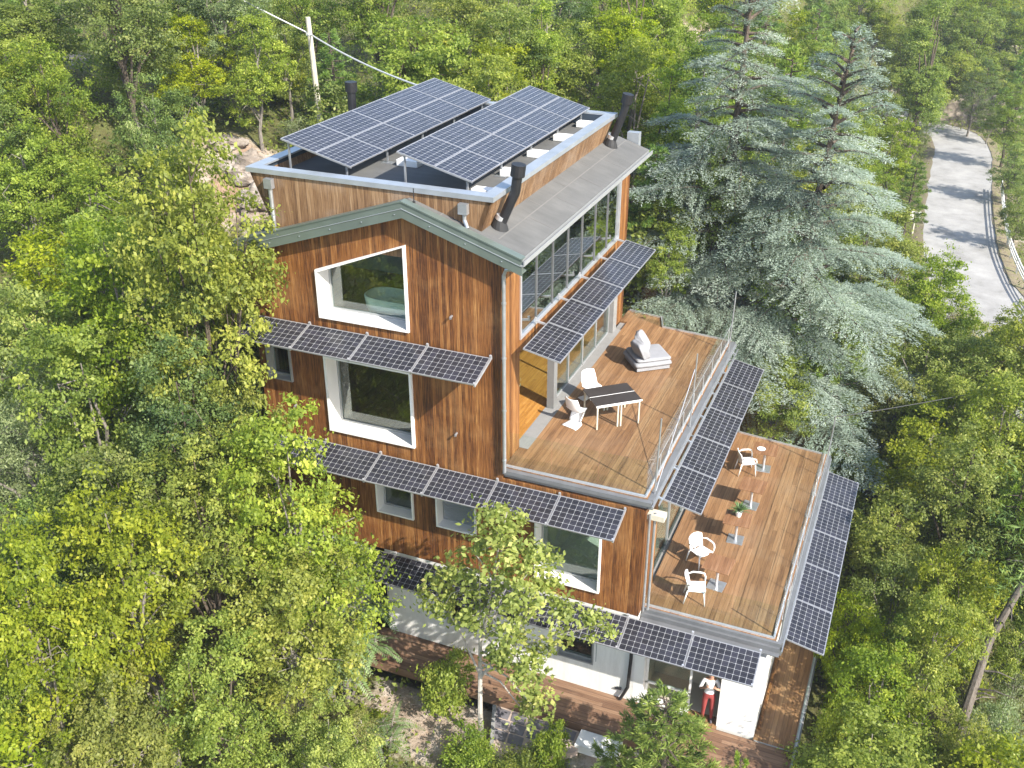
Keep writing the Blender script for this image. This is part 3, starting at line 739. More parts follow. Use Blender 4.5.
# ------------------------------------------------------------------ person at the entrance
def person(loc, rz_):
    o = thing('person', 'person in a white top and red trousers with raised hands at the entrance', 'person', loc, (0,0,rz_))
    # local frame: facing -Y
    V = {}; vs = []; es = []; rs = []
    def j(n, p, r, par=None):
        V[n] = len(vs); vs.append(p); rs.append(r)
        if par: es.append((V[par], V[n]))
    j('pel',(0,0,.90),.135); j('wa',(0,.005,1.04),.115,'pel'); j('ch',(0,.01,1.24),.135,'wa'); j('sh',(0,.01,1.36),.11,'ch'); j('ne',(0,0,1.44),.055,'sh'); j('hd',(0,-.01,1.52),.075,'ne'); j('hd2',(0,-.015,1.60),.085,'hd'); j('hd3',(0,-.01,1.67),.06,'hd2')
    for s, n in ((-1,'l'),(1,'r')):
        j('hp'+n,(.09*s,0,.86),.095,'pel'); j('kn'+n,(.10*s,-.02,.48),.062,'hp'+n); j('cf'+n,(.105*s,.005,.32),.055,'kn'+n); j('an'+n,(.11*s,.01,.09),.04,'cf'+n); j('he'+n,(.11*s,.0,.04),.038,'an'+n); j('to'+n,(.115*s,-.15,.03),.03,'he'+n)
        j('so'+n,(.165*s,.01,1.36),.058,'sh'); j('el'+n,(.26*s,-.10,1.16),.042,'so'+n); j('wr'+n,(.13*s,-.27,1.34),.028,'el'+n)
        j('pa'+n,(.09*s,-.31,1.42),.028,'wr'+n)
        for q, (fx, fz, ll) in enumerate(((-.03,.0,.07),(-.01,.005,.08),(.012,.003,.075),(.03,-.005,.06))):
            a = (.09*s+fx*.5,-.325,1.45); j(f'f{q}{n}',(a[0]+fx*.4,-.335,1.45+ll*.45),.0085,'pa'+n); j(f'g{q}{n}',(a[0]+fx*.5,-.36,1.45+ll*.75),.0075,f'f{q}{n}')
        j('th'+n,(.05*s,-.335,1.40),.01,'pa'+n); j('tu'+n,(.03*s,-.36,1.43),.008,'th'+n)
    me = bpy.data.meshes.new('body'); me.from_pydata(vs, es, [])
    b = link('body', me, o)
    sk = b.modifiers.new('skin','SKIN'); sk.use_smooth_shade = True
    for k, r in enumerate(rs): me.skin_vertices[0].data[k].radius = (r, r*.85 if k < 4 else r)
    me.skin_vertices[0].data[0].use_root = True
    sb = b.modifiers.new('sub','SUBSURF'); sb.levels = 2; sb.render_levels = 2
    t = NT('clothes and skin'); z = t.n('SeparateXYZ', i_0=t.obj())
    yy = z.outputs[1]; zz = z.outputs[2]
    skin = (.42,.24,.16)
    c = t.mix(t.math('GREATER_THAN', zz, .07), (.10,.09,.10), (.27,.05,.045))
    c = t.mix(t.math('GREATER_THAN', zz, .96), c, (.74,.73,.72))
    c = t.mix(t.math('GREATER_THAN', zz, 1.41), c, skin)
    arm = t.math('MULTIPLY', t.math('LESS_THAN', yy, -.13), t.math('GREATER_THAN', zz, 1.0))
    c = t.mix(arm, c, skin)
    me.materials.append(t.done(c, .75, 0, .3))
    mb = MB()
    mb.grid(lambda u, v: (.098*math.sin(u*3.14159*.62)*math.cos(v*6.2832), .012+.105*math.sin(u*3.14159*.62)*math.sin(v*6.2832)+(.02 if math.sin(v*6.2832)>0 else 0)*u, 1.62+.115*math.cos(u*3.14159*.62)), 8, 16)
    part('hair', mb, simple('brown hair', (.09,.045,.02), .6), o, world=False, smooth=True)
    f = MB(); f.tube([(0,-.09,1.585),(0,-.112,1.565)], [.008,.013], 6); part('nose', f, simple('skin', skin, .6), o, world=False)
    f = MB()
    for s in (-1,1): f.lathe([(.003,-.006),(.010,0),(.003,.006)], 8, (.034*s,-.088,1.60))
    part('eyes', f, M['dark'], o, world=False)
    f = MB(); f.box(-.024,.024,-.094,-.084,1.532,1.540); part('mouth', f, simple('lips', (.30,.08,.07), .5), o, world=False)
    f = MB()
    for s in (-1,1): f.tube([(.085*s,.0,1.57),(.098*s,.008,1.61)], [.012,.016], 6)
    part('ears', f, simple('ear skin', skin, .6), o, world=False)
    return o
person((5.70,.12,GZ), R(12))

# ------------------------------------------------------------------ pole and cables
up_ = thing('utility_pole', 'pale leaning wooden utility pole behind the roof', 'pole', (-13.62,14,.5))
mb = MB(); mb.tube([(0,0,0),(-.10,0,3.9),(-.25,0,7.8)], [.13,.115,.095], 10); part('post', mb, M['pole'], up_, world=False)
mb = MB(); mb.tube([(-.22,-.12,7.2),(-.22,.12,7.2)], .03, 8); mb.box(-.32,-.14,-.10,-.07,7.15,7.25); part('insulator', mb, M['cable'], up_, world=False)
def cable(label, a, b, sag, r, mat, name='cable'):
    a = Vector(a); b = Vector(b); mb = MB()
    mb.tube([a.lerp(b, k/24)-Vector((0,0,sag*4*(k/24)*(1-k/24))) for k in range(25)], r, 6)
    tag(link(name, mb.mesh(name, mat)), label, 'cable')
cable('pale cable sagging from the utility pole down to the roof', (-13.84,14,7.7), (-6.4,8.6,7.3), .14, .028, M['cable'])
cable('pale cable running up and away to the left from the utility pole', (-13.84,14,7.7), (-25.5,11,13.6), .12, .028, M['cable'])
cable('thin dark cable crossing above the trees right of the middle terrace', (7.2,9.0,-1.65), (24,26,-1.5), .5, .014, M['darkcable'])

# ------------------------------------------------------------------ terrain
def interp(pts, t):
    if t <= pts[0][0]: return pts[0][1]
    for (a, x), (b, y) in zip(pts[:-1], pts[1:]):
        if t <= b:
            k = (t-a)/(b-a); return x+(y-x)*k
    return pts[-1][1]
LP = [(-60,-18),(-30,-13),(-14,-10),(-7,-8.2),(-3.2,-6.9),(-1.2,-6.72),(1,-6.6),(4,-5.4),(9,-2.0),(12,-.2),(16,1.4),(22,3.0),(35,6.6),(55,12),(80,20),(120,36),(200,60)]
RP = [(-60,-20),(-20,-13),(-6,-10.5),(0,-9.7),(8,-8.7),(16,-7.3),(24,-6.3),(40,-6),(75,-5.7),(90,-2.5),(110,6),(150,24),(200,42)]
XL = [(-5,4.5),(0,4.5),(12,-1),(30,-12),(60,-18)]
XR = [(-5,10),(0,9.5),(12,7.5),(30,8.2),(60,8.0)]
ROAD = [(19.5,16),(15.4,22),(12.6,30),(11.2,38),(10.8,46),(10.7,56),(10.7,63),(9.6,67.5),(6.0,70),(1.0,71)]
def road_x(y): return interp([(p[1],p[0]) for p in ROAD], y)
def hraw(x, y):
    a, b = interp(XL, y), interp(XR, y); t = min(1, max(0, (x-a)/(b-a))); t = t*t*(3-2*t)
    z = interp(LP, y)*(1-t)+interp(RP, y)*t
    if y > 12:
        d = x-road_x(min(y,68))-2.6
        if d > 0: z -= min(4.5, .45*d)
    if x < -7: z += min(8., min(2.6,1.1*(-7-x))+.30*max(0,-9.4-x))*min(1,max(0,(24-y)/14))*min(1,max(.25,(y+16)/14))
    return z
def height(x, y):
    z = hraw(x, y)
    if -7.1 < x < 8.0 and -1.15 < y < 9.75: return min(z, -7.3)
    n = mnoise.noise(Vector((x*.16,y*.16,3)))*.9+mnoise.noise(Vector((x*.5,y*.5,7)))*.3
    dr = abs(x-road_x(min(y,70))) if 15 < y < 80 else 9
    k = min(1, max(0, (dr-2.2)/3))
    if -4 < x < 8.3 and -5 < y < 0: k *= .12
    return z+n*k
def bare(x, y):
    """0..1: bare rock and soil"""
    b = mnoise.noise(Vector((x*.11+5,y*.11,1)))*.8+mnoise.noise(Vector((x*.35,y*.35,9)))*.4
    v = max(0, b-.28)*2.2
    v = max(v, 1.35-math.hypot((x+15.0)/2.7,(y-10.3)/1.9)*1.0)
    v = max(v, 1.2-math.hypot((x+.9)/2.6,(y+2.2)/1.6))
    v = max(v, 1.1-math.hypot((x-3.5)/3.2,(y-24)/7.0))
    v = max(v, 1.1-math.hypot((x-6.6)/1.6,(y-68)/9.0))
    v = max(v, 1.1-math.hypot((x-.5)/2.2,(y-52)/7.0))
    return min(1, max(0, v))
xs = np.concatenate([np.arange(-90,-24,2.0), np.arange(-24,24,.5), np.arange(24,71,2.0)]); ys = np.concatenate([np.arange(-34,-14,2.0), np.arange(-14,40,.5), np.arange(40,100,1.25), np.arange(100,200,4.0)])
nx, ny = len(xs), len(ys)
gv = [(float(x), float(y), height(float(x), float(y))) for x in xs for y in ys]
me = bpy.data.meshes.new('ground')
me.from_pydata(gv, [], [(i*ny+j, (i+1)*ny+j, (i+1)*ny+j+1, i*ny+j+1) for i in range(nx-1) for j in range(ny-1)])
for p in me.polygons: p.use_smooth = True
at = me.attributes.new('bare', 'FLOAT', 'POINT'); at.data.foreach_set('value', [bare(v[0], v[1]) for v in gv])
def groundmat():
    t = NT('forest floor and pale rock'); p = t.geo()
    b = t.n('Attribute', attribute_name='bare').outputs['Fac']
    n = t.noise(p, 1.6, 8, .7); m = t.noise(p, .35, 4); v = t.n('TexVoronoi', i_Scale=1.1, i_Vector=p).outputs['Distance']
    soil = t.ramp(n, [(.3,(.06,.05,.025)),(.5,(.10,.10,.035)),(.7,(.13,.16,.045))])
    rock = t.ramp(n, [(.28,(.17,.125,.09)),(.48,(.34,.27,.21)),(.62,(.45,.39,.33)),(.8,(.52,.48,.43))])
    rock = t.mix(t.n('MapRange', i_Value=m, i_1=.5, i_2=.62, i_3=0., i_4=.6).outputs[0], rock, (.27,.15,.08))
    f = t.n('MapRange', i_Value=t.math('ADD', b, t.math('MULTIPLY', t.math('SUBTRACT', n, .5), 1.2)), i_1=.25, i_2=.5, i_3=0., i_4=1.).outputs[0]
    return t.done(t.mix(f, soil, rock), .95, 0, .15, t.bump(t.math('ADD', n, t.math('MULTIPLY', v, .5)), .25, .9))
me.materials.append(groundmat())
g = link('ground', me); g['kind'] = 'structure'

# road with its worn surface, verge line and guard rail
def rpt(t):
    k = min(int(t), len(ROAD)-2); a = t-k
    P = [Vector((*ROAD[max(0,min(len(ROAD)-1,k+i))], 0)) for i in (-1,0,1,2)]
    return .5*((2*P[1])+(-P[0]+P[2])*a+(2*P[0]-5*P[1]+4*P[2]-P[3])*a*a+(-P[0]+3*P[1]-3*P[2]+P[3])*a**3)
NR = 120; cl = [rpt(k*(len(ROAD)-1.001)/NR) for k in range(NR+1)]
def rframe(k):
    d = (cl[min(k+1,NR)]-cl[max(k-1,0)]).normalized(); return cl[k], Vector((d.y,-d.x,0))
mb = MB(); W_ = 2.15
i = 0
for k in range(NR+1):
    c, nrm = rframe(k); w_ = W_*(1.12 if k < 35 else 1.0)
    for s in (-1,-.5,0,.5,1):
        q = c+nrm*w_*s; mb.v.append((q.x,q.y,hraw(c.x,c.y)+.10+.03*(1-abs(s))))
for k in range(NR):
    for j in range(4): mb.f.append([k*5+j,(k+1)*5+j,(k+1)*5+j+1,k*5+j+1])
t = NT('worn pale asphalt'); p = t.geo()
n = t.noise(p, .7, 7, .65); f2 = t.noise(p, 14, 4)
mroad = t.done(t.mix(t.math('MULTIPLY', f2, .35), t.ramp(n, [(.28,(.19,.183,.17)),(.42,(.29,.283,.268)),(.55,(.345,.337,.32)),(.72,(.42,.41,.385))]), (.16,.15,.14)), .9, 0, .2, t.bump(f2, .01, .5))
struct('road', mb, mroad, smooth=True)
mb = MB()
for sd_ in (-1, 1):
    i = len(mb.v)
    for k in range(NR+1):
        c, nrm = rframe(k); w_ = W_*(1.12 if k < 35 else 1.0); z = hraw(c.x,c.y)
        jn = mnoise.noise(Vector((c.x*.8,c.y*.8,sd_*5)))*.25
        for e, dz in ((-.18+jn*.6,.135),(.35+jn,.10),(1.5,-.55)):
            q = c+nrm*(w_+e)*sd_; mb.v.append((q.x,q.y,z+dz))
    for k in range(NR):
        for j in range(2): mb.f.append([i+k*3+j,i+(k+1)*3+j,i+(k+1)*3+j+1,i+k*3+j+1])
t = NT('gritty verge'); p = t.geo(); n = t.noise(p, 2.2, 7, .7)
struct('verge', mb, t.done(t.ramp(n, [(.3,(.10,.085,.05)),(.5,(.20,.165,.11)),(.65,(.14,.15,.05)),(.8,(.28,.25,.2))]), .95, 0, .2, t.bump(n, .08, .8)), smooth=True)
gr_ = thing('guard_rail', 'grey steel guard rail along the right edge of the road', 'guard rail', (15.6,27,hraw(15.6,27)))
mb = MB(); rl = []
for k in range(10, 62):
    c, nrm = rframe(k); q = c+nrm*(W_*1.12+.02); rl.append(Vector((q.x,q.y,hraw(c.x,c.y)+.1)))
for dz, w_ in ((.45,.035),(.62,.035),(.82,.05)): mb.tube([q+Vector((0,0,dz)) for q in rl], w_, 6)
part('rail_beam', mb, M['whiteframe'], gr_)
for q in rl[::4]:
    mb = MB(); mb.box(q.x+.05,q.x+.15,q.y-.05,q.y+.05,q.z-.5,q.z+.78); part('post', mb, M['galv'], gr_)
# stone wall at the far bend, small white marker by the road
wl = thing('stone_wall', 'pale rough stone retaining wall across the far end of the road', 'wall', (11.5,71,-5.7))
mb = MB()
def fw(u, v):
    x = 8.2+6.5*u; n = mnoise.noise(Vector((x*.9,v*3,2)))*.22
    return (x, 70.6+.25*v+n+.5*u, -6.2+3.0*v*(1-.35*abs(2*u-1)**3)+n*.5)
mb.grid(fw, 40, 10)
def fw2(u, v):
    q = fw(u,1); return (q[0], q[1]+.6*v, q[2]-.05*v)
mb.grid(fw2, 40, 2)
t = NT('rubble stone'); p = t.geo()
vo = t.n('TexVoronoi', i_Scale=2.2, i_Vector=p); 
mst = t.done(t.ramp(t.math('ADD', t.math('MULTIPLY', vo.outputs['Distance'], .6), t.math('MULTIPLY', t.noise(p, 2.5, 6), .5)), [(.2,(.40,.34,.28)),(.5,(.30,.25,.20)),(.75,(.12,.10,.08))]), .95, 0, .2, t.bump(vo.outputs['Distance'], .1, .8))
part('masonry', mb, mst, wl)
mk = thing('road_marker', 'small white marker post on the verge below the right cedar', 'post', (8.35,41.5,height(8.35,41.5)))
mb = MB(); mb.tube([(0,0,0),(0,0,1.1)], .06, 8); part('post', mb, M['pole'], mk, world=False)
mb = MB(); mb.box(-.28,.28,-.03,.03,.85,1.35); part('sign_plate', mb, M['plastic'], mk, world=False)

def rock(label, x, y, r, seed, sq=(1,1,.7), dz=0):
    bm = bmesh.new(); bmesh.ops.create_icosphere(bm, subdivisions=4, radius=1)
    for v in bm.verts:
        q = v.co*1.3+Vector((seed*3.1,seed,0)); n = mnoise.noise(q)*.45+mnoise.noise(q*2.3)*.25+mnoise.noise(q*6)*.10
        v.co = v.co*(1+n); v.co = Vector((v.co.x*r*sq[0],v.co.y*r*sq[1],v.co.z*r*sq[2]))
    m = bpy.data.meshes.new('rock_outcrop'); bm.to_mesh(m); bm.free(); m.materials.append(mrock)
    o = link('rock_outcrop', m, None, (x,y,height(x,y)-.15*r+dz)); tag(o, label, 'rock', 'pale rock outcrops on the hillside'); return o
t = NT('pale limestone'); p = t.geo()
n = t.noise(p, 1.1, 8, .7); n2 = t.noise(t.mapv(p,(1,1,3.5)), 1.6, 6, .7)
mrock = t.done(t.ramp(t.math('ADD', t.math('MULTIPLY', n, .5), t.math('MULTIPLY', n2, .5)), [(.32,(.10,.08,.062)),(.46,(.25,.205,.165)),(.58,(.37,.32,.275)),(.75,(.46,.43,.39))]), .95, 0, .2, t.bump(n2, .2, 1.))
rock('pale rock outcrop on the bank left of the flared roof tray', -15.0, 10.8, .9, 1, (1.2,.9,.7))
rock('smaller pale rock further left on the bank behind the big left tree', -16.4, 11.6, .6, 2, (1.3,1,.6))
rock('pale rock face low on the bank beside the left end of the house', -13.8, 9.7, .75, 3, (1,1,.7))
rock('pinkish rock showing between the two blue cedars', 2.9, 22.5, 1.5, 4, (1,1,.8))
rock('rock behind the trunk of the right cedar', 6.3, 24, 1.2, 5, (1.2,1,.6))
rock('tall pale rock face high on the wooded hill right of the cedar tops', .6, 54, 2.0, 6, (.8,1,1.7))
rock('pale crag at the top right edge of the wood', 17, 104, 5, 7, (1.2,1,1.1))
# slate patio, landing and border in front of the lower terrace
pt = thing('stone_patio', 'patch of dark slate paving below the lower terrace edge', 'paving', (1.6,-2,-6.7))
mb = MB(); mb.prism([(.35,-1.36),(2.72,-1.36),(2.9,-2.0),(1.9,-2.8),(.95,-2.9)], -6.8, -6.605); part('bed', mb, simple('pinkish mortar', (.42,.33,.27), .95, var=.2, scale=3), pt)
mslate = simple('grey slate', (.16,.15,.16), .7, var=.5, scale=3)
for k in range(5):
    for j in range(3):
        x0 = .42+k*.46+j*.1; y1 = -1.40-j*.36
        if x0+.42 > 2.75 or (j == 2 and k > 1): continue
        q = [(x0+rng.uniform(0,.03),y1-rng.uniform(0,.03)),(x0+.43-rng.uniform(0,.03),y1-rng.uniform(0,.03)),(x0+.46-rng.uniform(0,.03),y1-.33+rng.uniform(0,.03)),(x0+.05+rng.uniform(0,.03),y1-.33+rng.uniform(0,.03))][::-1]
        mb = MB(); mb.prism(q, -6.605, -6.585); part('slab', mb, mslate, pt)
mb = MB(); mb.prism([(2.78,-1.36),(2.78,-1.9),(3.9,-1.9),(3.9,-1.36)], -6.9, -6.50); tag(link('landing_slab', mb.mesh('landing_slab', M['white'])), 'white concrete landing slab beside the slate paving', 'slab')
mb = MB(); mb.bar((.36,-1.45,-6.56),(1.0,-3.2,-6.72),.10,.14); tag(link('edging_stone', mb.mesh('edging_stone', M['conc'])), 'pale straight edging stone along the left of the slate paving', 'edging')

# ------------------------------------------------------------------ trees
LM = {
 'bright': leafmat('yellow green leaves', [(0,(.11,.155,.02)),(.45,(.26,.31,.038)),(.8,(.38,.41,.055)),(1,(.50,.49,.085))], .54),
 'mid':    leafmat('mid green leaves',    [(0,(.09,.14,.024)),(.5,(.22,.28,.046)),(.85,(.33,.375,.07)),(1,(.44,.45,.12))], .52),
 'oak':    leafmat('dark oak leaves',     [(0,(.058,.095,.03)),(.5,(.14,.19,.055)),(.85,(.24,.29,.095)),(1,(.36,.39,.18))], .42),
 'grey':   leafmat('grey green leaves',   [(0,(.10,.13,.056)),(.5,(.215,.26,.12)),(1,(.36,.40,.22))], .40),
 'dry':    leafmat('straw coloured leaves',[(0,(.16,.16,.05)),(.5,(.30,.28,.09)),(.85,(.38,.34,.12)),(1,(.46,.34,.13))], .42),
 'pine':   leafmat('pine needles',        [(0,(.075,.13,.028)),(.5,(.18,.26,.05)),(1,(.31,.38,.09))], .36),
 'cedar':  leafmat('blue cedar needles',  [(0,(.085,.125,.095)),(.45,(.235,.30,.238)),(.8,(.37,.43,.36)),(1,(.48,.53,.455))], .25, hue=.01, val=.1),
 'walnut': leafmat('broad front leaves',  [(0,(.14,.175,.036)),(.45,(.30,.335,.07)),(.8,(.44,.44,.11)),(1,(.52,.45,.15))], .50, hue=.01),
 'sumac':  leafmat('feathery leaves',     [(0,(.09,.155,.05)),(.5,(.185,.275,.10)),(1,(.30,.39,.16))], .46, hue=.01),
}
bark = {'snag': barkmat('weathered snag bark', (.07,.055,.042), (.19,.165,.14)), 'grey': barkmat('grey bark', (.10,.085,.07), (.26,.23,.20)), 'dark': barkmat('dark bark', (.045,.034,.026), (.14,.11,.085)), 'pale': barkmat('pale bark', (.26,.23,.19), (.44,.41,.36))}
def leaf_mesh(name, pos, nor, size, asp, tint, mat, axis=None, curl=.18):
    """rhombic leaves: pos (n,3), nor (n,3), size (n)"""
    n = len(pos); r = nrng.normal(size=(n,3)) if axis is None else axis
    a = r-(r*nor).sum(1,keepdims=True)*nor; a /= np.linalg.norm(a,axis=1,keepdims=True)+1e-9
    b = np.cross(nor, a); s = size[:,None]
    v = np.empty((n,4,3)); v[:,0] = pos-a*s*.5; v[:,2] = pos+a*s*.5-nor*s*curl
    v[:,1] = pos+b*s*asp*.5+a*s*.06-nor*s*curl*.3; v[:,3] = pos-b*s*asp*.5+a*s*.06-nor*s*curl*.3
    me = bpy.data.meshes.new(name); me.vertices.add(n*4); me.vertices.foreach_set('co', v.ravel())
    me.loops.add(n*4); me.loops.foreach_set('vertex_index', np.arange(n*4, dtype=np.int32))
    me.polygons.add(n); me.polygons.foreach_set('loop_start', np.arange(0,n*4,4,dtype=np.int32)); me.polygons.foreach_set('loop_total', np.full(n,4,dtype=np.int32))
    me.update(calc_edges=True)
    at = me.attributes.new('tint','FLOAT','FACE'); at.data.foreach_set('value', np.clip(tint,0,1).astype(np.float32))
    me.materials.append(mat); return me
def unit(v): return v/(np.linalg.norm(v,axis=1,keepdims=True)+1e-9)
def cloud(ctr, rad, per, size, up=.8, flat=.6, out=None, tvar=.22):
    """leaves round twig ends ctr (m,3)"""
    m = len(ctr); idx = np.repeat(np.arange(m), per); n = len(idx)
    rr = rad if np.ndim(rad) else np.full(m, rad)
    off = nrng.normal(size=(n,3))*.5; off[:,2] *= flat
    pos = ctr[idx]+off*rr[idx][:,None]
    o = unit(off) if out is None else unit(out[idx])
    nor = unit(np.array([0,0,up])+nrng.normal(size=(n,3))*.55+o*.45)
    ct = nrng.normal(size=m)*tvar*.8
    tint = .45+ct[idx]+nrng.normal(size=n)*tvar*.6
    sz = size*nrng.uniform(.5,1.45,n)
    return pos, nor, sz, tint
def broadleaf(seed, H, Rc, zc0, ncl, per, size, mat, bk, asp=.62, clr=.42, lobes=8, up=.8, squash=1., trunk_r=.13, open_=.0, lean=(0,0), own=None):
    global nrng
    nrng = np.random.default_rng(seed); r = random.Random(seed)
    zc = (zc0+H)/2; hh = (H-zc0)/2
    L = []
    for k in range(lobes):
        a = 6.283*k/lobes+r.uniform(-.5,.5); q = r.uniform(.35,.68); zz = r.uniform(-.65,.75)
        q *= math.sqrt(max(.15,1-zz*zz*.75))
        L.append((Vector((math.cos(a)*Rc*q+lean[0]*(zz+1), math.sin(a)*Rc*q+lean[1]*(zz+1), zc+hh*zz*.8)), Rc*r.uniform(.34,.56)))
    L.append((Vector((lean[0]*1.6,lean[1]*1.6,H-Rc*.42)), Rc*.42)); L.append((Vector((lean[0],lean[1],zc)), Rc*.55))
    if own: L = [(Vector(c), q) for *c, q in own]
    cs, outs = [], []
    wts = [l[1]**2 for l in L]
    while len(cs) < ncl:
        c, lr = r.choices(L, wts)[0]
        d = Vector((r.gauss(0,1), r.gauss(0,1), r.gauss(.25,.9))).normalized()
        p = c+Vector((d.x,d.y,d.z*squash))*lr*r.uniform(.62,1.08)
        if p.z < zc0*.8: continue
        if open_ and mnoise.noise(p*.9+Vector((seed,0,0))) < -.35+open_: continue
        cs.append(p[:]); outs.append(d[:])
    cs = np.array(cs); outs = np.array(outs)
    rad = clr*.80*nrng.uniform(.55,1.45,len(cs))
    pos, nor, sz, ti = cloud(cs, rad, int(per*1.2), size*.86, up, .5, outs)
    crown = leaf_mesh('crown', pos, nor, sz, asp, ti, mat)
    mb = MB(); top = Vector((lean[0]*1.4, lean[1]*1.4, H*.8))
    path = [Vector((r.uniform(-.12,.12)*k+top.x*k/5, r.uniform(-.12,.12)*k+top.y*k/5, top.z*k/5-.4*(k==0))) for k in range(6)]
    mb.tube(path, [trunk_r*(1.15-.18*k) for k in range(6)], 7)
    for c, lr in L:
        k = r.uniform(1.3,3.6); b = path[int(k)].lerp(path[int(k)+1], k-int(k))
        m_ = b.lerp(c,.5)+Vector((0,0,.25)); mb.tube([b, m_, c], [trunk_r*.5, trunk_r*.34, trunk_r*.16], 5)
        for _ in range(5):
            e = Vector(cs[r.randrange(len(cs))])
            if (e-c).length < lr*1.6: mb.tube([c.lerp(m_,r.uniform(0,.4)), c.lerp(e,.5)+Vector((0,0,.06)), e], [trunk_r*.17, trunk_r*.11, .012], 4, False)
    return mb.mesh('trunk', bk), crown
def pine(seed, H, Rc, nb, mat, bk, base=.25):
    global nrng
    nrng = np.random.default_rng(seed); r = random.Random(seed)
    mb = MB(); mb.tube([(0,0,-.4),(.05,0,H*.5),(0,.05,H)], [.16,.11,.02], 7)
    tips, dirs = [], []
    for k in range(nb):
        t = base+(1-base)*(k+.5)/nb; z = H*t; a = k*2.399+r.uniform(-.4,.4)
        l = Rc*(1-t)**.65*r.uniform(.7,1.15)+.25
        e = Vector((math.cos(a)*l, math.sin(a)*l, z+l*r.uniform(-.05,.3))); b = Vector((0,0,z))
        mb.tube([b, b.lerp(e,.5)-Vector((0,0,.05*l)), e], [.035,.022,.01], 4, False)
        m = max(4,int(l*7))
        for j in range(m):
            s = .35+.65*(j+r.random())/m; q = b.lerp(e, s)+Vector((r.uniform(-1,1),r.uniform(-1,1),r.uniform(-.3,.5)))*.28*l*(1.15-s)
            tips.append(q[:]); d = (e-b).normalized()+Vector((r.uniform(-.6,.6),r.uniform(-.6,.6),.5)); dirs.append(d.normalized()[:])
    tips = np.array(tips); dirs = np.array(dirs); per = 26; idx = np.repeat(np.arange(len(tips)), per); n = len(idx)
    ax = unit(dirs[idx]+nrng.normal(size=(n,3))*.55); nor = unit(np.cross(ax, nrng.normal(size=(n,3))))
    sz = nrng.uniform(.16,.30,n); pos = tips[idx]+ax*sz[:,None]*.5+nrng.normal(size=(n,3))*.05
    ti = .45+(nrng.normal(size=len(tips))*.2)[idx]+nrng.normal(size=n)*.15
    return mb.mesh('trunk', bk), leaf_mesh('crown', pos, nor, sz, .16, ti, mat, ax, .04)
def cedar(seed, H, Rb, nb, zlow, lean=(0,0), power=.8, sparse=0):
    global nrng
    nrng = np.random.default_rng(seed); r = random.Random(seed)
    mb = MB(); ax = lambda z: Vector((lean[0]*(z/H)**1.5, lean[1]*(z/H)**1.5, z))
    mb.tube([ax(0)-Vector((0,0,.6)), ax(H*.3), ax(H*.65), ax(H)], [.30,.22,.11,.02], 9)
    P, Nn, S, A, T = [], [], [], [], []
    for k in range(nb):
        t = zlow+(1-zlow)*((k+r.random()*.8)/nb); z = H*t; a = k*2.399+r.uniform(-.5,.5)
        l = Rb*((1-t)/(1-zlow))**power*r.uniform(.5,1.25)+.35
        if r.random() < .10: l *= .5
        d = Vector((math.cos(a),math.sin(a),0)); sd = Vector((-d.y,d.x,0)); b = ax(z)
        rise = r.uniform(.05,.28) if t < .8 else .6; dr = r.uniform(.18,.36)
        def br(s): return b+d*(l*s)+Vector((0,0,l*(rise*s-dr*s*s*s)))+sd*(l*.06*math.sin(s*3+k))
        mb.tube([br(0),br(.4),br(.75),br(1)], [.05+.012*l,.035,.02,.008], 5, False)
        bt = r.gauss(0,.10); m = int(l*11)+6
        for j in range(m):
            s = .22+.78*(j+.5)/m; o = br(s); sg = 1 if j%2 else -1
            tw = (.46*l*(1-s)**.7+.30)*r.uniform(.6,1.2)
            td = (d*r.uniform(.5,.9)+sd*sg*r.uniform(.6,1.)).normalized()
            q = max(10,int(tw*84))
            for i in range(q):
                u = (i+r.random())/q
                pz = o+td*(tw*u)+Vector((r.gauss(0,.045),r.gauss(0,.045),r.gauss(0,.04)-.17*tw*u*u))
                P.append(pz[:]); v = (td+Vector((r.gauss(0,.45),r.gauss(0,.45),r.gauss(.1,.25)))).normalized(); A.append(v[:])
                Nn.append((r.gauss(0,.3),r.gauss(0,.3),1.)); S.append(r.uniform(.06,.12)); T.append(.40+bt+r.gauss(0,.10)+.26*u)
    P = np.array(P); A = np.array(A); Nn = np.array(Nn); Nn = unit(Nn-(Nn*A).sum(1,keepdims=True)*A)
    return mb.mesh('trunk', bark['dark']), leaf_mesh('crown', P, Nn, np.array(S), .27, np.array(T), LM['cedar'], A, .05)
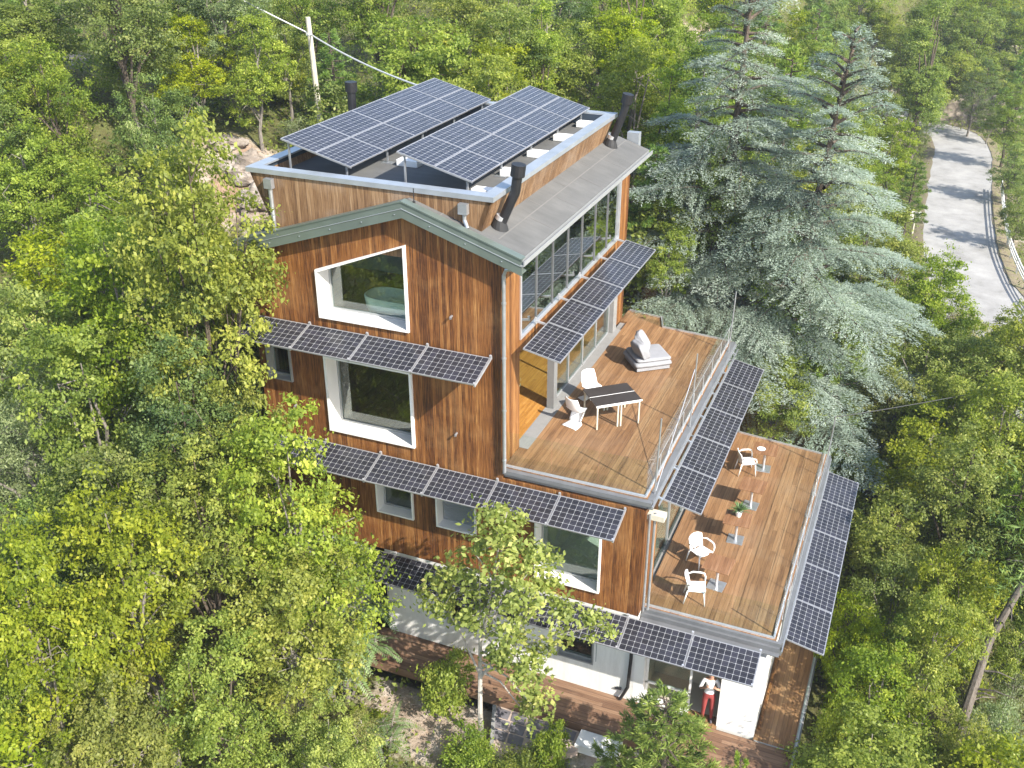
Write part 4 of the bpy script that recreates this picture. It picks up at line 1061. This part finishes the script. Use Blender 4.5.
def fronds(seed, H, Rc, nf, lf, mat, bk, stems=5):
    global nrng
    nrng = np.random.default_rng(seed); r = random.Random(seed); mb = MB(); P, Nn, S, A, T = [], [], [], [], []
    for s in range(stems):
        a = 6.283*s/stems+r.uniform(-.5,.5); q = Rc*r.uniform(.1,.75); hh = H*r.uniform(.7,1.)
        top = Vector((math.cos(a)*q, math.sin(a)*q, hh)); mb.tube([(0,0,-.3),(top.x*.5,top.y*.5,hh*.55),top], [.05,.035,.015], 5)
        for k in range(nf):
            b = Vector((top.x*.8,top.y*.8,hh*.8)).lerp(top, r.random()); fa = k*2.399+r.uniform(-.3,.3); l = lf*r.uniform(.7,1.2)
            d = Vector((math.cos(fa),math.sin(fa),0)); up = r.uniform(.15,.7); sd = Vector((-d.y,d.x,0)); bt = r.gauss(0,.15)
            def fp(t): return b+d*(l*t)+Vector((0,0,l*(up*t-.75*t*t)))
            mb.tube([fp(0),fp(.5),fp(1)], [.012,.008,.004], 4, False)
            n = int(l*22)
            for i in range(2,n+1):
                t = i/n; o = fp(t); tn = (fp(min(1,t+.05))-fp(t-.05)).normalized()
                for sg in (-1,1):
                    ax = (sd*sg+tn*.35-Vector((0,0,.18))).normalized(); sz = l*.19*math.sin(max(.15,min(1,1.15-t*.75))*1.5)*r.uniform(.85,1.1)
                    P.append((o+ax*sz*.5)[:]); A.append(ax[:]); nn = ax.cross(tn)*sg; Nn.append((nn if nn.z > 0 else -nn).normalized()[:]); S.append(sz); T.append(.45+bt+r.gauss(0,.12))
    return mb.mesh('trunk', bk), leaf_mesh('crown', np.array(P), np.array(Nn), np.array(S), .30, np.array(T), mat, np.array(A), .08)

PR = {}
PR['bright'] = [broadleaf(101,8,2.6,.9,300,60,0.136,LM['bright'],bark['grey'],open_=.12), broadleaf(102,7,2.3,1.2,260,63,0.128,LM['bright'],bark['grey'],open_=.15,lobes=7), broadleaf(103,9,2.5,1.2,300,58,0.136,LM['bright'],bark['grey'],lobes=10,open_=.12), broadleaf(104,6.5,2.5,.8,280,58,0.144,LM['bright'],bark['dark'],lobes=9)]
PR['mid'] = [broadleaf(111,8.5,2.7,1.0,310,63,0.12,LM['mid'],bark['dark'],open_=.1), broadleaf(112,7,2.4,1.2,280,63,0.12,LM['mid'],bark['grey'],lobes=9,open_=.14), broadleaf(113,9.5,2.4,1.1,300,60,0.12,LM['mid'],bark['dark'],lobes=11,open_=.1)]
PR['oak'] = [broadleaf(121,7.5,2.9,.7,340,66,0.104,LM['oak'],bark['grey'],lobes=10,clr=.38,open_=.1), broadleaf(122,6.5,2.6,1.0,300,66,0.104,LM['oak'],bark['grey'],lobes=9,clr=.38,open_=.14)]
PR['grey'] = [broadleaf(131,7,2.5,.8,330,72,0.104,LM['grey'],bark['grey'],asp=.32,clr=.45,up=.4)]
PR['dry'] = [broadleaf(141,4.5,1.9,.5,200,52,0.112,LM['dry'],bark['pale'],asp=.45,clr=.5,open_=.25)]
PR['tall'] = [broadleaf(181,13,2.7,5.6,430,46,.13,LM['oak'],bark['dark'],lobes=11,trunk_r=.14,open_=.04), broadleaf(182,13,2.7,5.4,420,46,.14,LM['bright'],bark['dark'],lobes=11,trunk_r=.13,open_=.06), broadleaf(183,13,2.7,5.5,420,46,.14,LM['bright'],bark['dark'],lobes=12,trunk_r=.13,open_=.06)]
PR['slim'] = [broadleaf(151,11,1.5,1.0,260,60,0.12,LM['mid'],bark['dark'],lobes=10,clr=.4), broadleaf(152,10,1.3,1.0,230,60,0.12,LM['bright'],bark['dark'],lobes=9,clr=.4)]
PR['pine'] = [pine(161,8.5,2.2,60,LM['pine'],bark['dark']), pine(162,7,1.9,50,LM['pine'],bark['dark'],.15)]
PR['shrub'] = [broadleaf(171,2.2,1.5,.1,110,63,0.112,LM['mid'],bark['dark'],lobes=6,trunk_r=.05,clr=.38), broadleaf(172,1.8,1.4,.05,100,60,0.12,LM['bright'],bark['dark'],lobes=6,trunk_r=.05,clr=.38), broadleaf(173,1.9,1.3,.1,90,60,0.104,LM['grey'],bark['pale'],lobes=5,asp=.35,trunk_r=.05,clr=.4)]
def plant(kind, meshes, x, y, s, rot, label, cat='tree', group=None, dz=0., name=None, tilt=(0,0)):
    o = thing(name or kind, label, cat, (x, y, height(x,y)-.1+dz), (tilt[0],tilt[1],rot), group)
    a = link('trunk', meshes[0], o); b = link('crown', meshes[1], o)
    o.scale = (s[0],s[0],s[1]) if isinstance(s, tuple) else (s,s,s)
    return o
KN = {'bright':'broadleaf_tree','mid':'broadleaf_tree','oak':'oak_tree','grey':'willow_tree','dry':'bush','tall':'tall_tree','slim':'slender_tree','pine':'pine_tree','shrub':'shrub'}
TL = ['yellow green leafy tree in the thick wood at the lower left corner', 'light green pine in the garden below the lower terrace', 'mid green leafy tree in the thick wood at the lower left corner', 'yellow green leafy tree in the lower right corner', 'yellow green leafy tree in the garden below the lower terrace', 'tall broad crowned tree in the wood just left of the front awnings', 'tall broad crowned tree in the wood left of the gable wall', 'dark green oak in the wood at the left edge beside the grey willow', 'low rounded shrub in the garden below the lower terrace', 'yellow green leafy tree in the wood just left of the front awnings', 'mid green leafy tree in the wood at the left edge beside the grey willow', 'straw coloured dry bush in the thick wood at the lower left corner', 'straw coloured dry bush in the garden below the lower terrace', 'yellow green leafy tree in the wood at the left edge beside the grey willow', 'grey green willow in the wood at the left edge beside the grey willow', 'low rounded shrub in the lower right corner', 'light green pine in the lower right corner', 'yellow green leafy tree beside the middle terrace panels on the right', 'mid green leafy tree beside the middle terrace panels on the right', 'mid green leafy tree in the wood left of the gable wall', 'light green pine beside the middle terrace panels on the right', 'yellow green leafy tree in the wood left of the gable wall', 'mid green leafy tree right of the cedars below the road', 'yellow green leafy tree on the slope at the upper left corner', 'yellow green leafy tree right of the cedars below the road', 'mid green leafy tree on the slope at the upper left corner', 'dark green oak on the slope at the upper left corner', 'yellow green leafy tree behind the far end of the house near the left cedar', 'grey green willow right of the cedars below the road', 'straw coloured dry bush behind the far end of the house near the left cedar', 'light green pine behind the far end of the house near the left cedar', 'yellow green leafy tree near the house', 'dark green oak on the slope above the roof solar panels', 'low rounded shrub behind the far end of the house near the left cedar', 'mid green leafy tree on the hillside behind the two cedars', 'low rounded shrub in the wood left of the gable wall', 'light green pine right of the cedars below the road', 'yellow green leafy tree on the slope above the roof solar panels', 'mid green leafy tree near the house', 'slender upright tree behind the far end of the house near the left cedar', 'yellow green leafy tree on the hillside behind the two cedars', 'low rounded shrub on the slope behind the utility pole', 'yellow green leafy tree on the slope left of the utility pole', 'yellow green leafy tree on the slope behind the utility pole', 'light green pine on the slope at the upper left corner', 'mid green leafy tree on the slope above the roof solar panels', 'low rounded shrub on the slope above the roof solar panels', 'dark green oak on the slope left of the utility pole', 'low rounded shrub on the slope left of the utility pole', 'low rounded shrub near the house', 'light green pine on the hillside behind the two cedars', 'light green pine on the slope behind the utility pole', 'slender upright tree on the slope above the roof solar panels', 'slender upright tree on the hillside behind the two cedars', 'mid green leafy tree on the slope left of the utility pole', 'low rounded shrub right of the cedars below the road', 'mid green leafy tree on the slope behind the utility pole', 'slender upright tree on the bank between the right cedar and the road', 'straw coloured dry bush right of the cedars below the road', 'yellow green leafy tree on the bank between the right cedar and the road', 'low rounded shrub on the bank between the right cedar and the road', 'mid green leafy tree on the bank between the right cedar and the road', 'mid green leafy tree on the bank right of the road', 'light green pine on the bank between the right cedar and the road', 'dark green oak on the bank between the right cedar and the road', 'dark green oak at the far end of the road valley', 'light green pine at the far end of the road valley', 'yellow green leafy tree at the far end of the road valley', 'mid green leafy tree at the far end of the road valley']
TR = [
('bright', [(-8.27,-10.65,1.0,0),(-6.19,-8.0,(0.65,0.93),0),(-8.08,-7.75,(0.7,0.99),0),(12.88,-0.34,0.85,3),(-1.89,-5.5,(0.49,0.68),4),(-6.5,-6.0,(0.77,1.09),0),(-9.33,-7.78,0.65,0),(9.93,-0.79,0.72,3),(9.02,-0.4,(0.3,0.91),3),(-3.7,-4.5,(0.7,0.78),0),(11.69,0.75,(0.47,0.77),3),(-3.92,-2.7,(0.8,1.21),9),(-9.61,-3.25,(0.78,1.07),13),(9.98,1.5,(0.59,0.77),3),(10.69,2.5,(0.48,0.79),3),(-9.92,-1.0,(0.81,1.13),9),(9.02,3.75,(0.47,0.81),3),(-13.54,-1.5,(0.74,1.01),13),(11.31,5.5,(0.64,0.94),17),(13.25,5.75,(0.39,0.59),3),(14.32,8.63,0.93,17),(-15.61,-0.67,0.68,13),(9.71,7.25,(0.71,0.94),17),(-15.34,1.25,(0.93,1.02),21),(-10.81,3.36,0.72,21),(13.37,10.57,0.73,17),(-18.51,3.75,(0.75,0.9),23),(-9.36,6.41,0.61,21),(12.32,12.75,(0.79,0.92),24),(10.06,12.0,(0.84,0.92),24),(0.88,11.8,(0.39,0.5),27),(7.63,11.79,0.65,17),(-0.08,12.2,(0.32,0.37),27),(5.15,11.81,0.61,31),(-23.01,6.38,0.82,23),(-21.52,6.85,0.76,23),(11.9,16.25,(0.82,0.93),24),(9.83,14.49,0.61,24),(8.45,14.5,(0.63,0.8),24),(13.74,17.31,0.9,24),(-3.36,13.73,0.64,37),(-6.45,13.38,0.78,37),(-22.57,9.15,0.76,23),(3.1,15.22,0.86,40),(-19.31,10.55,0.67,23),(-15.09,12.0,(0.57,0.65),42),(-9.9,14.59,0.95,43),(-17.11,11.45,0.6,42),(-6.84,16.15,0.79,37),(-15.43,14.5,(0.51,0.65),42),(9.45,19.29,0.73,24),(-10.06,16.72,0.74,37),(11.07,19.99,0.64,24),(12.76,21.25,(0.61,0.74),24),(-9.62,19.44,0.76,37),(-6.77,20.88,0.86,37),(9.59,22.0,0.6,24),(-3.89,22.04,0.77,37),(-0.05,21.74,0.69,40),(-9.24,21.16,0.82,37),(8.16,23.37,0.73,59),(6.06,22.87,0.73,40),(3.88,26.39,1.05,40),(-4.32,27.1,1.06,27),(-19.78,21.0,0.66,43),(0.56,26.64,0.6,40),(-6.2,31.84,1.04,27),(6.51,43.25,(0.73,0.79),59),(-0.01,46.75,(0.72,0.92),40),(3.51,46.5,(0.72,0.8),40),(-3.78,48.38,1.24,40),(8.75,71.75,(1.12,0.92),67),(5.3,73.07,0.84,67),(2.3,73.5,(1.09,0.92),67),(10.91,82.5,(1.22,1.06),67),(13.42,86.75,(1.19,1.06),67)]),
('mid', [(-4.28,-6.5,(0.66,0.82),2),(-7.98,-4.5,(0.76,0.98),10),(9.75,5.25,(0.54,0.8),18),(13.96,7.24,0.63,18),(-12.99,1.25,(0.85,0.96),19),(11.29,9.0,(0.76,0.84),18),(14.35,12.52,0.88,22),(-16.32,4.25,(0.87,0.86),19),(-13.53,5.37,0.57,19),(-20.01,4.34,0.73,25),(-18.77,6.0,(0.71,0.87),25),(10.88,14.5,(0.67,0.8),22),(-18.67,9.39,0.9,25),(1.89,14.44,0.89,34),(4.51,14.4,0.77,38),(9.6,16.25,(0.77,0.79),22),(-2.19,18.32,0.92,45),(7.6,18.25,(0.69,0.74),22),(-7.05,17.54,0.83,45),(-22.35,13.57,0.63,25),(-20.75,15.02,0.94,54),(-2.78,20.19,0.7,45),(-13.48,18.4,0.96,56),(1.83,20.29,0.62,34),(-16.72,18.32,0.65,56),(-0.11,22.79,0.7,34),(4.75,23.64,0.91,34),(-0.89,24.16,0.95,34),(-0.81,26.4,0.97,34),(-6.69,26.95,0.88,45),(-17.39,26.24,1.12,56),(4.45,31.24,0.91,34),(6.32,32.25,(0.66,0.72),61),(0.75,32.63,0.97,34),(-2.17,33.08,0.97,34),(3.96,37.92,0.86,34),(13.64,40.75,(0.55,0.54),62),(2.0,39.25,0.82,34),(0.73,42.96,0.94,34),(13.41,49.5,(0.67,0.6),62),(2.01,47.0,(0.72,0.84),34),(4.8,53.75,(0.78,0.72),61),(13.26,58.5,(0.75,0.72),62),(0.7,59.0,(1.0,0.84),34),(7.21,61.75,(0.74,0.73),61),(5.23,70.75,(1.06,0.84),68),(9.8,75.04,1.1,68),(0.73,73.75,(1.15,0.97),68),(12.59,75.5,(1.15,0.85),68),(14.52,78.17,1.05,68),(7.76,78.15,1.28,68),(10.05,78.81,1.14,68),(6.33,82.25,(1.24,0.96),68)]),
('oak', [(-9.84,-5.75,(0.61,0.97),7),(-16.04,7.25,(0.66,1.02),26),(-3.96,12.38,0.88,32),(-17.02,13.32,0.74,47),(-18.49,15.19,0.87,47),(-7.8,23.01,0.73,32),(7.35,54.5,(0.44,0.57),64),(12.3,65.0,(0.43,0.5),65),(10.92,66.75,(0.66,0.71),65),(7.89,65.25,(0.5,0.51),65),(12.03,80.18,1.19,65)]),
('grey', [(-12.27,-3.5,(0.82,0.98),14),(13.67,14.61,0.91,28)]),
('dry', [(-8.99,-5.25,(0.53,0.94),11),(-2.32,-4.07,0.39,12),(-2.45,10.93,0.76,29),(10.99,23.5,(0.63,0.79),58)]),
('slim', [(-0.47,16.11,0.75,39),(-6.06,17.83,0.66,52),(-0.23,19.35,0.8,53),(8.07,22.03,0.79,57),(-4.24,23.94,0.79,52),(-2.88,36.13,0.98,53),(5.16,50.41,0.7,57),(7.02,52.71,1.06,57),(0.96,52.61,0.7,53),(6.57,60.65,1.13,57)]),
('pine', [(7.04,-3.2,(0.32,0.69),1),(5.27,-2.9,(0.83,0.48),1),(4.08,-3.6,(0.38,0.25),1),(10.22,4.0,(0.47,0.62),16),(12.96,8.5,(0.71,0.75),20),(12.04,11.17,0.69,20),(0.05,13.05,0.67,30),(6.86,14.3,0.95,36),(4.93,15.29,0.73,36),(-23.9,10.4,0.76,44),(5.2,17.83,0.85,50),(-13.46,15.0,0.64,51),(4.52,20.37,0.96,50),(1.86,29.02,1.1,50),(-1.66,30.23,1.04,50),(4.89,33.09,0.95,50),(-1.02,39.2,1.13,50),(7.89,39.25,(0.64,0.57),63),(-1.61,42.48,0.81,50),(4.16,42.97,0.76,50),(0.9,44.78,0.94,50),(0.14,48.69,1.05,50),(-0.6,57.0,(0.87,0.88),50),(13.98,69.66,0.87,66),(11.93,72.39,0.82,66)]),
('shrub', [(2.46,-2.8,(0.46,0.99),8),(1.78,-3.4,(0.56,0.49),8),(0.56,-3.4,(0.6,0.51),8),(-0.49,-3.6,(0.68,-0.29),8),(-1.56,-3.2,(0.73,-0.06),8),(-0.71,-2.0,(0.66,1.18),8),(-2.59,-3.2,(0.67,0.18),8),(13.08,3.0,(0.57,1.25),15),(12.08,3.5,(0.51,1.2),15),(12.95,4.0,(0.55,1.2),15),(13.43,5.75,(0.57,1.23),15),(-9.42,9.4,0.57,33),(-0.3,13.29,1.43,33),(-11.88,9.49,0.51,35),(-10.65,10.63,0.88,33),(-11.79,11.07,0.54,41),(-10.64,11.65,0.61,41),(-7.23,12.0,0.79,33),(-1.16,15.01,0.9,33),(-9.99,12.62,0.9,41),(-6.7,13.27,0.97,33),(-12.0,13.27,1.26,41),(-3.49,16.17,0.85,46),(-14.01,12.92,0.74,48),(3.29,16.11,0.99,49),(-13.33,13.6,0.57,41),(-8.59,16.63,1.11,46),(-3.0,18.68,1.14,46),(7.15,18.37,1.16,55),(-12.05,16.44,1.4,41),(-14.17,16.32,1.12,41),(-4.24,19.94,1.36,46),(-16.98,16.5,1.08,48),(-7.33,20.9,1.48,46),(8.59,28.5,(0.83,1.06),60)]),
('tall', [(-5.82,-4.2,(0.65,0.73),5),(-7.28,-1.6,(0.79,1.17),6),(-7.48,-2.6,(0.67,0.87),5),(-5.96,-2.5,(0.52,0.71),5)]),
]
for kind, rows in TR:
    use = [0]*len(TL)
    for x, y, s, li in rows: use[li] += 1
    for n_, (x, y, s, li) in enumerate(rows):
        ms = PR[kind][(n_*7+int(abs(x)*3))%len(PR[kind])]
        plant(kind, ms, x, y, s if isinstance(s,tuple) else (s*rng.uniform(.92,1.1), s*rng.uniform(.92,1.1)), rng.uniform(0,6.28), TL[li], 'shrub' if kind in ('shrub','dry') else 'tree', TL[li].split(' ',1)[1] if use[li] > 1 else None, name=KN[kind], tilt=(rng.uniform(-.05,.05),rng.uniform(-.05,.05)))

# single trees with a place of their own
plant('c', cedar(201,14.6,4.5,122,.10,(.2,.0)), 2.25, 14.3, 1., .4, 'left blue grey cedar with layered drooping branches behind the upper terrace', name='cedar_tree', dz=-.2)
plant('c', cedar(202,15.0,5.6,116,.10,(-2.5,-.3),.9), 4.75, 14.9, 1., 1.9, 'right blue grey cedar with wide drooping branches beyond the middle terrace', name='cedar_tree', dz=-.2)
plant('w', broadleaf(211,7.9,2.05,1.7,165,34,.16,LM['walnut'],bark['pale'],asp=.60,clr=.40,trunk_r=.07,lean=(.3,.08),own=[(0.7, 0.1, 7.45, 0.5),(0.65, 0, 6.55, 0.72),(0.0, 0.1, 5.75, 0.65),(1.2, 0.1, 5.85, 0.65),(-0.6, 0.1, 4.95, 0.6),(-1.1, 0, 4.55, 0.45),(0.5, -0.2, 4.65, 0.75),(1.6, 0.2, 5.05, 0.65),(2.3, 0.2, 4.95, 0.5),(3.0, 0.25, 4.85, 0.38),(1.0, -0.2, 3.55, 0.6),(1.4, 0, 2.65, 0.45),(0.6, 0, 2.95, 0.35),(2.1, 0.2, 3.95, 0.35),(1.45, 0, 1.9, 0.42),(1.05, 0.1, 1.65, 0.3)]), .42,-2.45, 1., 0., 'young yellowing tree with pale trunk standing in front of the white wall', name='broadleaf_tree')
plant('s', fronds(221,3.0,1.7,8,.9,LM['sumac'],bark['grey'],13), -3.55,-2.5, 1., .3, 'feathery leaved sumac at the left end of the lower terrace', name='sumac_tree', dz=.1)
plant('s', fronds(222,1.5,.8,6,.7,LM['sumac'],bark['grey'],4), -1.7,-3.6, 1., .9, 'small feathery sumac low in the garden below the terrace', name='sumac_tree')
# leaning old pine trunk with bare snags at lower right
lt = thing('leaning_pine', 'grey leaning pine trunk with bare broken branches among the lower right trees', 'tree', (11.9,2.6,height(11.9,2.6)))
mb = MB(); r = random.Random(5); pth = [Vector((0,0,-.3)),Vector((.1,.8,2.5)),Vector((.3,1.6,4.2)),Vector((.75,2.1,5.8)),Vector((1.5,2.7,7.4))]
mb.tube(pth, [.16,.135,.11,.085,.04], 8)
for k in range(22):
    s = r.uniform(.6,3.9); q = pth[int(s)].lerp(pth[int(s)+1], s-int(s)); a = r.uniform(0,6.28); l = r.uniform(.4,1.3)
    e = q+Vector((math.cos(a)*l,math.sin(a)*l,r.uniform(-.25,.35))); mb.tube([q,q.lerp(e,.5)+Vector((0,0,.1)),e], [.035,.022,.008], 5, False)
part('trunk', mb, bark['snag'], lt, world=False)
nrng = np.random.default_rng(77); cc = np.array([(pth[3].lerp(pth[4], r.random())+Vector((r.gauss(0,.8),r.gauss(0,.8),r.gauss(.2,.4))))[:] for _ in range(46)])
ps_, nn_, sz_, ti_ = cloud(cc, .35, 40, .2, .3, .8); part_me = leaf_mesh('crown', ps_, nn_, sz_, .16, ti_, LM['pine'], None, .04); link('crown', part_me, lt)
# bare twiggy shrub in front of the road
bs = thing('bare_shrub', 'thin almost leafless shrub standing before the pale road', 'shrub', (12.0,20.5,height(12.0,20.5)))
mb = MB(); tips = []
for k in range(16):
    a = r.uniform(0,6.28); l = r.uniform(.3,1.5); h_ = r.uniform(2.2,3.9); e = Vector((math.cos(a)*l,math.sin(a)*l,h_)); m_ = e*.5+Vector((r.gauss(0,.15),r.gauss(0,.15),.2))
    mb.tube([(0,0,-.2),m_,e], [.03,.02,.006], 4, False)
    for _ in range(7):
        q = m_.lerp(e, r.random()); f = q+Vector((r.gauss(0,.35),r.gauss(0,.35),r.uniform(.1,.6))); mb.tube([q,f], [.009,.004], 3, False); tips.append(f[:])
part('stems', mb, bark['grey'], bs, world=False)
ps_, nn_, sz_, ti_ = cloud(np.array(tips), .18, 6, .12, .6, .8); link('foliage', leaf_mesh('foliage', ps_, nn_, sz_, .5, ti_, LM['grey']), bs)

# low growth nobody could count
nrng = np.random.default_rng(9)
pts = []
for _ in range(80000):
    y = -14+122*nrng.random()**1.25; x = nrng.uniform(-48, 26)
    if not (-46+y*-.15 < x): continue
    if -7.6 < x < 8.3 and -1.5 < y < 10.1: continue
    if y > 14 and abs(x-road_x(min(y,74))) < 2.7: continue
    if .1 < x < 4.1 and -3.2 < y < -1.3: continue
    if bare(x,y) > .25+.45*nrng.random(): continue
    pts.append((x,y))
    if len(pts) > 31000: break
cs = np.array([(x,y,height(x,y)+.12+.75*nrng.random()**2) for x, y in pts])
ps_, nn_, sz_, ti_ = cloud(cs, .65, 14, .14, .9, .5)
o = link('ground_cover', leaf_mesh('ground_cover', ps_, nn_, sz_, .55, ti_, LM['mid'])); o['kind'] = 'stuff'

# ------------------------------------------------------------------ camera and light
sc = bpy.context.scene
cam = bpy.data.cameras.new('camera'); co = bpy.data.objects.new('camera', cam); C.objects.link(co)
co.location = (8.4225, -19.5031, 13.4468); co.rotation_euler = (math.pi/2-.4804, 0, .3965)
cam.sensor_width = 36; cam.lens = 1002.52/1024*36; cam.clip_end = 1500; cam.clip_start = .1
sc.camera = co
S = Vector((1.14, -.54, 1.0)).normalized()
sun = bpy.data.lights.new('sun', 'SUN'); sun.energy = 4.2; sun.angle = R(.55); sun.color = (1, .945, .86)
so = bpy.data.objects.new('sun', sun); C.objects.link(so); so.rotation_euler = (-S).to_track_quat('-Z', 'Y').to_euler()
w = bpy.data.worlds.new('World'); sc.world = w; w.use_nodes = True
bg = w.node_tree.nodes['Background']; sky = w.node_tree.nodes.new('ShaderNodeTexSky'); sky.sky_type = 'NISHITA'; sky.sun_disc = False
sky.sun_elevation = math.asin(S.z); sky.sun_rotation = math.atan2(S.x, S.y); sky.altitude = 400; sky.dust_density = 1.5
w.node_tree.links.new(sky.outputs[0], bg.inputs[0]); bg.inputs[1].default_value = .15
sc.view_settings.view_transform = 'Standard'; sc.view_settings.look = 'None'; sc.view_settings.gamma = 1; sc.view_settings.use_curve_mapping = False
sc.view_settings.exposure = 1.38
sc.cycles.max_bounces = 6; sc.cycles.diffuse_bounces = 3; sc.cycles.glossy_bounces = 3; sc.cycles.transmission_bounces = 4; sc.cycles.transparent_max_bounces = 16
sc.cycles.caustics_reflective = False; sc.cycles.caustics_refractive = False

# the summer air over the valley
hz = MB(); hz.box(-140, 110, -60, 230, -34, 66)
t = NT('summer air'); v = t.n('VolumePrincipled'); v.inputs['Color'].default_value = (.86,.92,1,1); v.inputs['Density'].default_value = .00055; v.inputs['Anisotropy'].default_value = .2
t.t.links.new(v.outputs[0], t.out.inputs['Volume'])
ho = link('haze', hz.mesh('haze', t.m)); ho['kind'] = 'stuff'
sc.cycles.volume_bounces = 0
